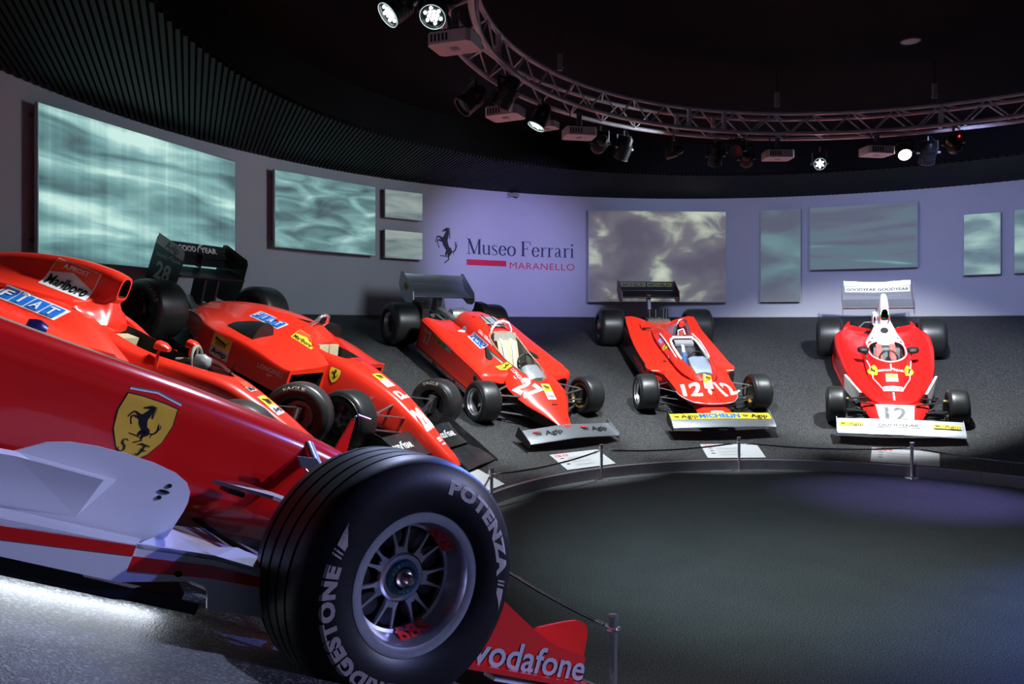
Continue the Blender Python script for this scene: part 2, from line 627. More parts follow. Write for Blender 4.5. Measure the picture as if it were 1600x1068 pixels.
KERBM = mat('dark_steel_kerb', (.22, .20, .24), .34, metal=.5, noise=.12, nscale=3, bump=.02, bscale=9)
kn = 24
root = empty('trim_1')
tag(root, 'dark polished metal kerb strip round the floor', kind='structure')
for k in range(kn):
    a0 = A0 + (A1 - A0) * k / kn
    a1 = A0 + (A1 - A0) * (k + 1) / kn - .05
    prof = [(RR - .012, 0), (RR - .012, ZR + .004), (RR + .02, ZR + .012), (RR + .02, 0)]
    vs, fs = [], []
    m_ = 6
    for i in range(m_ + 1):
        a = a0 + (a1 - a0) * i / m_
        for r_, z_ in prof:
            vs.append((*ring(C, r_, a), z_))
    for i in range(m_):
        for j in range(3):
            fs.append((i*4+j, i*4+j+1, (i+1)*4+j+1, (i+1)*4+j))
    fs += [(0, 1, 2, 3), (m_*4+3, m_*4+2, m_*4+1, m_*4)]
    obj('kerb_panel', vs, fs, KERBM, root, None)

vs, fs = [], []
na, nr_ = 150, 24
for i in range(na + 1):
    a = A0 + (A1 - A0) * i / na
    u = Vector((sin(rad(a)), cos(rad(a))))
    o_ = C - CW
    b_ = o_.dot(u)
    rw = -b_ + math.sqrt(b_*b_ - (o_.dot(o_) - (RW + .1) ** 2))
    for j in range(nr_ + 1):
        r_ = RR + (rw - RR) * j / nr_
        p = C + u * r_
        vs.append((p.x, p.y, ramp_z(p.x, p.y)))
for i in range(na):
    for j in range(nr_):
        q = i * (nr_ + 1) + j
        fs.append((q, q + 1, q + nr_ + 2, q + nr_ + 1))
nv = len(vs)
for end in (0, na):                # end faces down to the floor
    base = end * (nr_ + 1)
    k0 = len(vs)
    for j in range(nr_ + 1):
        x, y, z = vs[base + j]
        vs.append((x, y, 0))
    for j in range(nr_):
        fs.append((base + j, base + j + 1, k0 + j + 1, k0 + j))
rp = obj('sloping_deck', vs, fs, RAMPM, None, 60)
tag(rp, 'dark granular banked deck that carries the racing cars', kind='structure')

# ================================================================== wall
WALLM = mat('lavender_grey_wall_paint', (.44, .45, .50), .75, noise=.03, nscale=1.5, bump=.02, bscale=60)
W0, W1 = -118, 112
def wall_pt(a, z, off=0.):
    return Vector((*ring(CW, RW - off, a), z))
vs, fs = [], []
nw = 140
for i in range(nw + 1):
    a = W0 + (W1 - W0) * i / nw
    for off, z in ((0, ZB - .35), (0, ZC + .5), (-.15, ZC + .5), (-.15, ZB - .35)):
        vs.append(wall_pt(a, z, off))
for i in range(nw):
    for j in range(4):
        q = (j + 1) % 4
        fs.append((i*4+j, i*4+q, (i+1)*4+q, (i+1)*4+j))
w_ = obj('wall_back', vs, fs, WALLM, None, 60)
tag(fixnormals(w_), 'curved lavender grey wall behind the racing cars', kind='structure')
# pale ledge where the deck meets the wall
vs, fs = [], []
for i in range(nw + 1):
    a = W0 + (W1 - W0) * i / nw
    for off, z in ((.0, ZB - .02), (.035, ZB - .02), (.035, ZB + .012), (.0, ZB + .012)):
        vs.append(wall_pt(a, z, off))
for i in range(nw):
    for j in range(4):
        q = (j + 1) % 4
        fs.append((i*4+j, i*4+q, (i+1)*4+q, (i+1)*4+j))
b_ = obj('baseboard_back', vs, fs, mat('pale_ledge', (.42, .40, .38), .6, noise=.05, nscale=6), None, 60)
tag(fixnormals(b_), 'thin pale strip along the foot of the curved wall', kind='structure')

# wall lettering
def wallmap(a0, z0, off):
    return lambda x, y: wall_pt(a0 + math.degrees(x / RW), z0 + y, off)
NAVY = mat('navy_wall_lettering', (.02, .025, .07), .6, noise=.05, nscale=10)
CRIM = mat('crimson_wall_lettering', (.62, .01, .05), .6, noise=.04, nscale=10)
t = empty('wall_sign')
t.location = wall_pt(-24.5, 2.98)
tag(t, 'museum name with rearing horse and red bar on the curved wall', 'sign')
Mi = Matrix.Translation(-Vector(t.location))
def wallpart(name, g, a0, z0, m, off=.004):
    v, f = wrap(g, wallmap(a0, z0, off), .12)
    return obj(name, [Mi @ p for p in v], f, m, t)
wallpart('horse_emblem', xf(HORSE, .66, sx=.66), -32.4, 3.36, mat('black_wall_emblem', (.012, .012, .016), .6, noise=.05, nscale=10))
g, gw = serif('Museo Ferrari')
kx = RW * rad(29.6 - 14.75) / gw
wallpart('title_lettering', ([(x*kx, y*.285) for x, y in g[0]], g[1]), -29.6, 3.225, NAVY)
wallpart('red_bar', poly([(0, 0), (RW*rad(5.44), 0), (RW*rad(5.44), .107), (0, .107)]), -29.6, 3.018, CRIM)
g = word('MARANELLO', RW * rad(8.9), .135, bold=-.004, space=1.08)
wallpart('place_lettering', g, -19.22, 3.045, CRIM)

# ================================================================== projection panels
def screen_mat(name, cols, scale, seed, es, stretch=(1., 1., 1.), low=.35, high=.68, dist=.6, streak=0.):
    m = bpy.data.materials.new(name)
    m.use_nodes = True
    nt = m.node_tree
    p = nt.nodes['Principled BSDF']
    tc = nt.nodes.new('ShaderNodeTexCoord')
    mp = nt.nodes.new('ShaderNodeMapping')
    mp.inputs['Scale'].default_value = stretch
    mp.inputs['Location'].default_value = (seed, seed * .7, seed * 1.3)
    mp.inputs['Rotation'].default_value = (0, rad(6), 0)
    n = nt.nodes.new('ShaderNodeTexNoise')
    n.inputs['Scale'].default_value = scale
    n.inputs['Detail'].default_value = 4
    n.inputs['Roughness'].default_value = .45
    n.inputs['Distortion'].default_value = dist
    r = nt.nodes.new('ShaderNodeValToRGB')
    e = r.color_ramp.elements
    e[0].position = low; e[1].position = high
    e[0].color = (*cols[0], 1); e[1].color = (*cols[-1], 1)
    for i, c in enumerate(cols[1:-1]):
        q = e.new(low + (high - low) * (i + 1) / (len(cols) - 1))
        q.color = (*c, 1)
    nt.links.new(tc.outputs['Generated'], mp.inputs['Vector'])
    nt.links.new(mp.outputs['Vector'], n.inputs['Vector'])
    src = n.outputs['Fac']
    if streak:
        mp2 = nt.nodes.new('ShaderNodeMapping')
        mp2.inputs['Scale'].default_value = (26, 1, .25)
        n2 = nt.nodes.new('ShaderNodeTexNoise')
        n2.inputs['Scale'].default_value = 1.5
        n2.inputs['Detail'].default_value = 5
        ma = nt.nodes.new('ShaderNodeMath'); ma.operation = 'MULTIPLY_ADD'
        ma.inputs[1].default_value = streak
        sb = nt.nodes.new('ShaderNodeMath'); sb.operation = 'SUBTRACT'
        sb.inputs[1].default_value = streak * .5
        nt.links.new(tc.outputs['Generated'], mp2.inputs['Vector'])
        nt.links.new(mp2.outputs['Vector'], n2.inputs['Vector'])
        nt.links.new(n2.outputs['Fac'], ma.inputs[0])
        nt.links.new(src, ma.inputs[2])
        nt.links.new(ma.outputs[0], sb.inputs[0])
        src = sb.outputs[0]
    nt.links.new(src, r.inputs['Fac'])
    nt.links.new(r.outputs['Color'], p.inputs['Emission Color'])
    p.inputs['Emission Strength'].default_value = es
    p.inputs['Base Color'].default_value = (.16, .16, .16, 1)
    p.inputs['Roughness'].default_value = .9
    return m
FRAMEM = mat('panel_edge_grey', (.36, .36, .39), .6, noise=.04, nscale=8)
TEAL = [(.035, .085, .095), (.11, .26, .27), (.24, .48, .47), (.58, .86, .78)]
PANELS = [
 (-81.0, -60.12, 2.57, 4.22, 'large tall canvas panel with streaky teal racetrack image, leftmost on the wall', (TEAL, 1.9, 3.1, .95, (1.1, 1, 3.2), .32, .70, .5, .16)),
 (-55.4, -42.4, 3.06, 4.24, 'canvas panel with blurred teal picture of a racing car, left of two stacked small panels', (TEAL, 2.4, 7.7, .78, (1.2, 1, 2.6), .32, .76, .7, 0)),
 (-41.2, -36.06, 3.74, 4.235, 'upper of the two small stacked canvas panels left of the wall sign', ([(.08,.11,.12),(.22,.30,.30),(.46,.56,.52)], 1.2, 5.2, .62, (.6, 1, 2.2), .3, .7, .5, 0)),
 (-41.2, -36.06, 3.045, 3.54, 'lower of the two small stacked canvas panels left of the wall sign', ([(.14,.21,.22),(.30,.40,.38),(.48,.56,.52)], 1.3, 9.4, .62, (.7, 1, 2.2), .3, .7, .5, 0)),
 (-13.22, 5.44, 2.352, 4.16, 'large square canvas panel with grey picture and white blotches, right of the wall sign', ([(.085,.075,.10),(.12,.11,.13),(.17,.165,.17),(.52,.58,.44),(.72,.80,.62)], 3.2, 12.6, .70, (1., 1, 1.0), .40, .72, .35, 0)),
 (9.8, 14.9, 2.36, 4.172, 'tall narrow canvas panel with teal sky image between two wide panels', ([(.10,.11,.15),(.12,.15,.19),(.15,.28,.29),(.20,.42,.40)], 1.5, 3.9, .55, (.5, 1, 2.4), .34, .74, .6, 0)),
 (15.96, 28.54, 2.97, 4.188, 'wide canvas panel with teal blurred track image above the white nosed car', ([(.10,.12,.16),(.13,.18,.21),(.10,.22,.23),(.24,.50,.46)], 1.6, 16.3, .60, (.6, 1, 3.4), .34, .74, .8, 0)),
 (33.41, 37.28, 2.79, 3.895, 'small upright canvas panel with pale sky and dark sea, near the right edge', ([(.09,.15,.17),(.16,.28,.29),(.42,.66,.56)], 1.4, 21.5, .75, (.4, 1, 2.2), .36, .64, .4, 0)),
 (38.55, 42.6, 2.795, 3.91, 'small upright canvas panel cut off by the right edge of the picture', ([(.09,.15,.17),(.16,.28,.29),(.42,.66,.56)], 1.4, 27.1, .75, (.4, 1, 2.2), .36, .64, .4, 0)),
]
for i, (a0, a1, z0, z1, lab, sm) in enumerate(PANELS):
    p0, p1 = wall_pt(a0, z0, .15), wall_pt(a1, z0, .15)
    w = (p1 - p0).length
    ux = (p1 - p0).normalized()
    nn = Vector((0, 0, 1)).cross(ux)          # points to the wall
    M = Matrix((ux, nn, Vector((0, 0, 1)))).transposed().to_4x4()
    M.translation = p0
    t = empty('projection_panel', M)
    tag(t, lab, 'panel', 'projection panels on the curved wall')
    h = z1 - z0
    mb = MB().box((0, .004, 0), (w, .05, h))
    mb.build('panel_body', FRAMEM, t)
    vs = [(.012, 0, .012), (w - .012, 0, .012), (w - .012, 0, h - .012), (.012, 0, h - .012)]
    vs += [(x, .0045, z) for x, y, z in vs]
    obj('projected_image', vs, [(0, 1, 2, 3), (0, 4, 5, 1), (1, 5, 6, 2), (2, 6, 7, 3), (3, 7, 4, 0)], screen_mat('projected_image_%d' % i, *sm), t)
    for zz in (h * .12, h * .93):
        for xx in (.06, w - .06):
            MB().box((xx - .03, .05, zz - .015), (xx + .03, .17, zz + .015)).build('bracket', GREY, t)

# ================================================================== ceiling
CEILM = mat('black_ceiling_paint', (.0022, .0022, .0025), .85, spec=.12, noise=.3, nscale=1.2)
ZT = 4.98
n = 96
vs = [(*ring(CW, 12.5, 360*i/n), ZT) for i in range(n)] + [(*ring(CW, 12.5, 360*i/n), ZT + .1) for i in range(n)]
o = obj('ceiling', vs, [tuple(range(n))[::-1], tuple(range(n, 2*n))] + [(i, (i+1) % n, n + (i+1) % n, n + i) for i in range(n)], CEILM)
tag(fixnormals(o), 'flat black ceiling over the round hall', kind='structure')
RS = 6.35                         # inner radius of the ribbed soffit
vs, fs = [], []
n = 140
for i in range(n + 1):
    a = W0 + (W1 - W0) * i / n
    vs += [Vector((*ring(CW, RS, a), ZT)), Vector((*ring(CW, RS, a), ZC + .03)), wall_pt(a, ZC + .03, -.05)]
for i in range(n):
    for j in range(2):
        fs.append((i*3+j, i*3+j+1, (i+1)*3+j+1, (i+1)*3+j))
o = obj('ceiling_soffit', vs, fs, CEILM, None, 30)
tag(o, 'black ribbed soffit lowered along the curved wall', kind='structure')
# parallel ribs under the soffit, each one cut to the ring
SLATM = mat('black_rib_metal', (.0032, .0035, .0042), .6, spec=.2, noise=.2, nscale=6)
dv = Vector((-.42, 1)).normalized()
pv = Vector((dv.y, -dv.x))
step = .062
k = -int(RW / step)
cnt = 0
while k * step < RW:
    d = k * step
    k += 1
    if abs(d) >= RW - .02: continue
    L = math.sqrt((RW - .004) ** 2 - d * d)
    if abs(d) < RS + .02:
        l0 = math.sqrt(max((RS + .02) ** 2 - d * d, 0))
        spans = [(l0, L), (-L, -l0)]
    else:
        spans = [(-L, L)]
    for s0, s1 in spans:
        if s1 - s0 < .1: continue
        mid = CW + pv * d + dv * ((s0 + s1) / 2)
        ang = math.degrees(math.atan2(mid.x - CW.x, mid.y - CW.y))
        if not (W0 < ang < W1) or mid.y < 3.2 or mid.x > 10.6: continue
        P = [CW + pv * (d + e) + dv * s for s, e in ((s0, -0.019), (s1, -0.019), (s1, 0.019), (s0, 0.019))]
        mb = MB().prism([(p.x, p.y, ZC - .012) for p in P], (0, 0, .045))
        mb.build('ceiling_slat', SLATM, o)
        cnt += 1
# flush round loudspeaker
t = empty('ceiling_speaker', Matrix.Translation((4.37, 8.42, ZT)))
tag(t, 'small round pale loudspeaker set in the black ceiling', 'speaker')
MB().lathe([(0, -.012), (.085, -.010), (.092, -.004)], 32, axis='z').build('grille', mat('pale_speaker_grille', (.62, .57, .60), .6, noise=.08, nscale=200), t, 40)
MB().lathe([(.092, -.012), (.104, -.010), (.106, 0), (.092, 0)], 32, axis='z', closed=True).build('rim', GREY, t, 40)
t = empty('wall_sensor', Matrix.Translation(wall_pt(-23.6, 4.36, 0)))
tag(t, 'small security camera under the ceiling edge above the wall sign', 'camera')
uu = (wall_pt(-23.6, 0, 1) - wall_pt(-23.6, 0, 0)).normalized()
MB().tube([(0, 0, .06), uu * .10 + Vector((0, 0, .06))], .012).build('arm', GREY, t, 40)
MB().tube([uu * .06 + Vector((-.05, 0, .04)), uu * .16 + Vector((.09, 0, -.01))], .034, 12).build('housing', mat('beige_plastic', (.3, .28, .26), .5, noise=.05, nscale=30), t, 40)
MB().tube([(-.06, 0, .05), uu * .04 + Vector((-.11, 0, -.01)), uu * .08 + Vector((-.03, 0, -.03))], .004, 6).build('cable', BLACK, t, 40)

# ================================================================== lighting truss
TRM = mat('truss_aluminium', (.62, .56, .60), .42, metal=.25, noise=.08, nscale=9)
RI, RO, ZL, ZH = 3.68, 3.95, 4.19, 4.43
truss = empty('lighting_truss', Matrix.Translation((CT.x, CT.y, ZL)))
tag(truss, 'curved aluminium lighting truss hanging under the black ceiling', 'truss')
T0, T1 = -128, 150
def tp(r, a, z):
    return Vector((r * sin(rad(a)), r * cos(rad(a)), z - ZL))
for nm, r, z in (('chord', RI, ZH), ('chord', RO, ZH), ('chord', RI, ZL), ('chord', RO, ZL)):
    MB().tube([tp(r, T0 + (T1 - T0) * i / 130, z) for i in range(131)], .025, 8).build(nm, TRM, truss, 60)
nb = 38
for k in range(nb):
    a0 = T0 + (T1 - T0) * k / nb
    a1 = T0 + (T1 - T0) * (k + 1) / nb
    am = (a0 + a1) / 2
    for r in (RI, RO):
        MB().tube([tp(r, a0, ZH), tp(r, am, ZL)], .010, 6).build('lattice_bar', TRM, truss, 60)
        MB().tube([tp(r, am, ZL), tp(r, a1, ZH)], .010, 6).build('lattice_bar', TRM, truss, 60)
    for z in (ZL, ZH):
        MB().tube([tp(RI, a0, z), tp(RO, am, z)], .009, 6).build('lattice_bar', TRM, truss, 60)
for a in (-86, -72, -20.5, -13.2, 26):
    for r in (RI, RO):
        MB().box((-.02, -.02, 0), (.02, .02, ZH - ZL), M=Matrix.Translation(tp(r, a, ZL)) @ Matrix.Rotation(-rad(a), 4, 'Z')).build('joint_plate', TRM, truss)
hoist_lab = ['slim grey hoist box hanging over the truss between the projectors', 'slim grey hoist box over the middle of the truss', 'slim grey hoist box over the right part of the truss', 'slim grey hoist bar at the top left of the truss']
for a, lab in zip((-49.5, -2.1, 25, -93), hoist_lab):
    x, y = ring(CT, RI + .10, a)
    t = empty('truss_hoist', Matrix.Translation((x, y, 4.52)))
    tag(t, lab, 'hoist', 'hoists that carry the truss')
    MB().box((-.025, -.02, .02), (.025, .02, .19)).build('box', mat('pale_hoist_metal', (.5, .45, .46), .45, metal=.4, noise=.08, nscale=30), t)
    MB().box((.026, -.015, .05), (.045, .015, .10)).build('latch', GREY, t)
    MB().tube([(0, 0, .19), (0, 0, ZT - 4.52)], .005, 6).build('cable', BLACK, t, 40)
    MB().tube([(0, 0, -.09), (0, 0, .02)], .006, 6).build('hook', GREY, t, 40)

# ================================================================== stage lamps on the truss
LEDW = mat('white_led', (1, 1, 1), .3, emit=(.86, 1., .98), es=9, noise=.01)
LENSW = mat('warm_lamp_glow', (1, 1, 1), .3, emit=(1., .82, .62), es=16, noise=.01)
RIMW = mat('lit_lens_ring', (.6, .7, .7), .3, emit=(.45, .60, .60), es=1.0, noise=.02)
REDLED = mat('red_indicator', (.9, .02, .02), .4, emit=(1, .02, .04), es=6, noise=.01)
CANM = mat('black_lamp_housing', (.010, .010, .011), .38, noise=.3, nscale=20)
def stage_lamp(a, r, aim, lab, kind='off', zc=3.95, size=1., red=False, light=None, soft=.05):
    """a par can hung from the truss; aim is the point it looks at; light=(watts, colour, cone, blend)"""
    x, y = ring(CT, r, a)
    pos = Vector((x, y, zc))
    t = empty('stage_lamp', Matrix.Translation(pos))
    tag(t, lab, 'stage lamp', 'stage lamps on the truss')
    d = (Vector(aim) - pos).normalized()
    M = d.to_track_quat('Z', 'Y').to_matrix().to_4x4()
    R = .085 * size
    L = .11 * size
    MB().lathe([(0, -L*1.25), (R*.45, -L*1.22), (R*.72, -L), (R*.8, -L*.5), (R*.98, -L*.45), (R, L*.9), (R*.98, L), (R*.9, L), (R*.88, L*.82), (0, L*.80)], 28, M=M, axis='z').build('lamp_can', CANM, t, 40)
    for q in range(4):
        MB().lathe([(R*1.0, L*(-.3 + .22*q)), (R*1.05, L*(-.28 + .22*q)), (R*1.0, L*(-.26 + .22*q))], 28, M=M, axis='z').build('cooling_rib', CANM, t, 40)
    if kind == 'led':
        pts = [(0, 0)] + [(.40*cos(rad(60*i)), .40*sin(rad(60*i))) for i in range(6)] + [(.72*cos(rad(60*i+30)), .72*sin(rad(60*i+30))) for i in range(6)]
        for px_, py_ in pts:
            MB().lathe([(0, L*.80+.018), (R*.09, L*.80+.015), (R*.135, L*.80+.005), (R*.135, L*.80)], 12, M=M @ Matrix.Translation((px_*R*.88, py_*R*.88, 0)), axis='z').build('led', LEDW, t, 60)
        MB().lathe([(R*.98, L), (R*1.02, L*1.04), (R*1.03, L*1.0), (R*1.0, L*.92)], 32, M=M, axis='z', closed=True).build('lens_ring', RIMW, t, 60)
    elif kind == 'warm':
        MB().lathe([(0, L*.93), (R*.6, L*.91), (R*.9, L*.86)], 32, M=M, axis='z').build('lens', LENSW, t, 60)
    else:
        MB().lathe([(0, L*.86), (R*.9, L*.84)], 28, M=M, axis='z').build('lens', mat('dark_lens', (.05, .05, .05), .1, coat=.5, noise=.1), t, 60)
        MB().lathe([(R*.98, L), (R*1.03, L*1.03), (R*1.03, L*.95)], 32, M=M, axis='z').build('lens_ring', GREY, t, 60)
    side = d.cross(Vector((0, 0, 1))).normalized()
    top = ZL - .026 - zc
    hw = R * 1.16
    pth = [side * hw, side * hw + Vector((0, 0, top * .72)), Vector((0, 0, top * .72)) - side * hw, -side * hw]
    mb = MB()
    for p0, p1 in zip(pth[:-1], pth[1:]):
        mb.tube([p0, p1], .011, 4)
    mb.build('yoke', CANM, t)
    for s_ in (-1, 1):
        MB().tube([side * s_ * hw * .8, side * s_ * (hw + .025)], .018, 10).build('knob', GREY, t, 40)
    MB().tube([(0, 0, top * .70), (0, 0, top)], .014, 8).build('clamp', GREY, t, 40)
    MB().tube([side*.03 + Vector((0, 0, top)), side*.10 + Vector((0, 0, top*.6)), side*.07 - d*.08 + Vector((0, 0, top*.3)), -d * L * 1.1], .005, 6).build('cable', BLACK, t, 40)
    if red:
        MB().lathe([(0, .006), (.010, .003), (.012, 0)], 10, M=Matrix.Translation(side * R * .3 + Vector((0, -R * .8, R * .75)) ) @ Matrix.Rotation(rad(90), 4, 'X'), axis='z').build('indicator_light', REDLED, t, 40)
    if light:
        wts, colr, cone, blend = light
        ld = bpy.data.lights.new('spot', 'SPOT')
        ld.energy = wts
        ld.color = colr
        ld.spot_size = rad(cone)
        ld.spot_blend = blend
        ld.shadow_soft_size = soft
        lo = bpy.data.objects.new('lamp_beam', ld)
        COL.objects.link(lo)
        lo.parent = t
        lo.matrix_local = Matrix.Translation(d * (L + .03)) @ (-d).to_track_quat('Z', 'Y').to_matrix().to_4x4()
    return t

def deck(r, a, h=0.):            # point on the deck, r and a about the floor centre
    x, y = ring(C, r, a)
    return Vector((x, y, ramp_z(x, y) + h))
def wl(a, z): return wall_pt(a, z)

COOL = (.92, .97, 1.)
stage_lamp(-96.9, 4.16, deck(6.5, -110, .4), 'lit white stage lamp at the top edge, leftmost of all', 'led', 3.97, light=(LK['f04b'], COOL, 76, .7))
stage_lamp(-97.3, 3.92, deck(5.2, -128, .4), 'lit white stage lamp at the top edge beside the pinkish projector', 'led', 3.96, light=(LK['f04'], (.55, .64, 1.), 62, .7))
stage_lamp(-68.2, 4.04, deck(6.0, -92, .4), 'black stage lamp, left of the one that covers a projector', zc=3.95, size=1.15, light=(LK['641'], COOL, 62, .6))
stage_lamp(-67.7, 3.70, deck(5.4, -64, .3), 'black stage lamp hanging in front of a flat projector', zc=3.98, size=1.15, light=(LK['85'], COOL, 70, .45))
stage_lamp(-56.7, 3.70, deck(4.6, -75, .3), 'lit white stage lamp on the left bend of the truss, between two projectors', 'led', 3.93, light=(LK['85b'], COOL, 50, .7))
stage_lamp(-36.2, 4.00, wl(-24, 3.10), 'black stage lamp right of the twin projectors', zc=3.96, light=(LK['sign'], (.46, .44, 1.), 42, 1.))
stage_lamp(-30.9, 4.01, deck(5.3, -33, .3), 'black stage lamp with a pale rim, before the first red indicator', zc=3.95, size=1.1, light=(LK['C2'], COOL, 72, .4))
stage_lamp(-21.5, 3.91, wl(-58, 2.5), 'small black stage lamp with red indicator left of the truss middle', zc=3.96, size=.85, red=True, light=(LK['wl'], (.76, .90, 1.), 110, 1.), soft=.6)
stage_lamp(-13.0, 3.91, deck(5.4, -4, .3), 'black stage lamp left of a pair close together', zc=3.95, light=(LK['T4'], COOL, 72, .4))
stage_lamp(-10.4, 3.72, (-.35, 2.1, 1.3), 'black stage lamp, left one of the close pair left of the middle projector', zc=3.97, size=.95, light=(LK['tread'], (.12, .22, 1.), 16, .9))
stage_lamp(-6.9, 3.93, wl(8, 2.7), 'black stage lamp, right one of the close pair left of the middle projector', zc=3.93, size=.9, light=(LK['wm'], (.50, .58, 1.), 100, 1.), soft=.6)
stage_lamp(7.7, 4.29, (.6, 0.4, 1.0), 'dazzling white stage lamp pointing at the viewer, right of the middle', 'led', 3.95, size=.85, light=(LK['face'], COOL, 80, .6))
stage_lamp(20.4, 3.96, (3.2, 4.4, 0), 'lit warm white stage lamp under the right part of the truss', 'warm', 3.98, size=.95, light=(LK['warm'], (1., .86, .7), 60, .8))
stage_lamp(24.3, 4.07, deck(5.9, 25, .4), 'black stage lamp just right of the warm lit one', zc=3.96, size=1.1, light=(LK['T'], COOL, 80, .45))
stage_lamp(27.9, 3.75, wl(40, 2.6), 'black stage lamp with red indicator, rightmost on the truss', zc=3.98, red=True, light=(LK['wr'], (.45, .52, 1.), 100, 1.), soft=.6)
# unseen lamps above the picture, added for the coloured pools on the floor
stage_lamp(55, 3.85, (4.5, 8.3, 0), 'added unseen stage lamp with violet beam above the right edge of the picture', 'off', 3.95, light=(LK['violet'], (.38, .30, 1.), 36, 1.))
stage_lamp(-120, 3.85, (2.2, 6.2, 0), 'added unseen stage lamp with pale green beam above the picture', 'off', 3.95, light=(LK['floor'], (.68, .92, 1.), 62, 1.))
stage_lamp(60, 3.75, (4.7, 3.6, 0), 'added unseen stage lamp with blue beam above the right edge of the picture', 'off', 3.95, light=(LK['blue'], (.12, .24, 1.), 58, 1.))

stage_lamp(118, 3.85, (-1.0, 2.3, 1.0), 'added unseen stage lamp with bluish white beam out of the picture on the right', 'off', 3.95, light=(LK['side'], (.82, .86, 1.), 46, .8))  # this lamp and the next are added out of view to tint the foreground car
stage_lamp(140, 3.85, (-.6, 2.2, 1.3), 'added unseen stage lamp with deep blue beam out of the picture on the right', 'off', 3.95, light=(LK['top'], (.18, .22, 1.), 40, .8))

# ================================================================== projectors
PRJ = mat('pale_projector_plastic', (.62, .55, .58), .45, noise=.05, nscale=20)
def projector(a, r, z, yaw, lab, s=1.):
    x, y = ring(CT, r, a)
    t = empty('projector', Matrix.Translation((x, y, z)) @ Matrix.Rotation(rad(yaw), 4, 'Z'))
    tag(t, lab, 'projector', 'projectors under the truss')
    w, d_, h = .17*s, .13*s, .045*s
    prof = [(-w, -d_+.03), (-w+.03, -d_), (w-.03, -d_), (w, -d_+.03), (w, d_-.03), (w-.03, d_), (-w+.03, d_), (-w, d_-.03)]
    MB().prism([(px_, py_, -h) for px_, py_ in prof], (0, 0, 2*h)).build('body', PRJ, t)
    MB().prism([(px_*.96, py_*.95, h) for px_, py_ in prof], (0, 0, .012)).build('top_plate', CANM, t)
    MB().lathe([(.0, .03), (.028, .028), (.036, 0), (.04, -.02)], 20, M=Matrix.Translation((w*.4, d_, 0)) @ Matrix.Rotation(rad(0), 4, 'X')).build('lens', DARK, t, 40)
    for q in range(5):
        MB().box((-w*.8 + q*.03, -d_-.003, -h*.6), (-w*.8 + q*.03 + .014, -d_+.004, h*.6)).build('vent', CANM, t)
    MB().box((-.03, -.03, -h-.004), (.03, .03, -h)).build('label_plate', GREYW, t)
    MB().tube([(0, 0, h), (0, 0, ZL - z - .03)], .03, 12).build('mount_pole', GREY, t, 40)
    MB().box((-.07, -.05, h+.012), (.07, .05, h+.03)).build('mount_plate', GREY, t)
    MB().tube([(-.06, -.1*s, h), (-.13, -.12*s, h+.06), (-.10, .0, ZL-z-.02)], .006, 6).build('cable', BLACK, t, 40)
    return t
projector(-89.5, 3.80, 3.93, -20, 'large pinkish projector beside the lit lamps at the top edge')
projector(-61.7, 3.91, 3.92, -25, 'flat pale projector half hidden by a black stage lamp')
projector(-50.2, 3.92, 3.97, -30, 'small flat pale projector, left of the twin pair', .7)
projector(-44.4, 3.79, 3.94, 10, 'pale projector on a short pole, right of the twin pair')
projector(-1.8, 3.81, 3.95, 0, 'pale projector under the middle of the truss')
projector(15.6, 3.78, 3.96, 8, 'pale projector between the dazzling and the warm lamp')

# ================================================================== barrier posts and cords
RSt = 3.63
def stanchion(a, lab):
    x, y = ring(C, RSt, a)
    t = empty('barrier_post', Matrix.Translation((x, y, 0)))
    tag(t, lab, 'barrier post', 'low chrome barrier posts')
    MB().lathe([(0, .022), (.02, .021), (.06, .012), (.083, .006), (.085, 0)], 36, axis='z').build('base', CHROME, t, 50)
    MB().lathe([(.0205, .016), (.019, .02), (.019, .372)], 24, axis='z').build('post', CHROME, t, 50)
    MB().lathe([(.019, .365), (.036, .367), (.038, .371), (.036, .375), (.019, .378)], 28, axis='z').build('collar', CHROME, t, 50)
    MB().lathe([(.024, .377), (.025, .381), (.0245, .425), (.026, .432), (.024, .436), (0, .437)], 28, axis='z').build('cap', CHROME, t, 50)
    return t
SA = [(-133.7, 'chrome barrier post in the foreground right of the red wing'), (-100, 'chrome barrier post hidden behind the big front tyre'), (-66.2, 'chrome barrier post just right of the big tyre top'), (-34.2, 'chrome barrier post in front of the number 27 car'), (-3.2, 'chrome barrier post in front of the car with the yellow front wing'), (29.3, 'chrome barrier post in front of the white airbox car'), (61.5, 'chrome barrier post beyond the right edge')]
for a, lab in SA:
    stanchion(a, lab)
CORD = mat('dark_glossy_cord', (.36, .36, .40), .14, metal=1., noise=.1, nscale=30)
clab = ['dark rope from the foreground post to behind the big tyre', 'dark rope hidden behind the big tyre', 'dark rope left of the number 27 car', 'dark rope between the number 27 and yellow wing cars', 'dark rope between the yellow wing and white airbox cars', 'dark rope running out of the picture on the right']
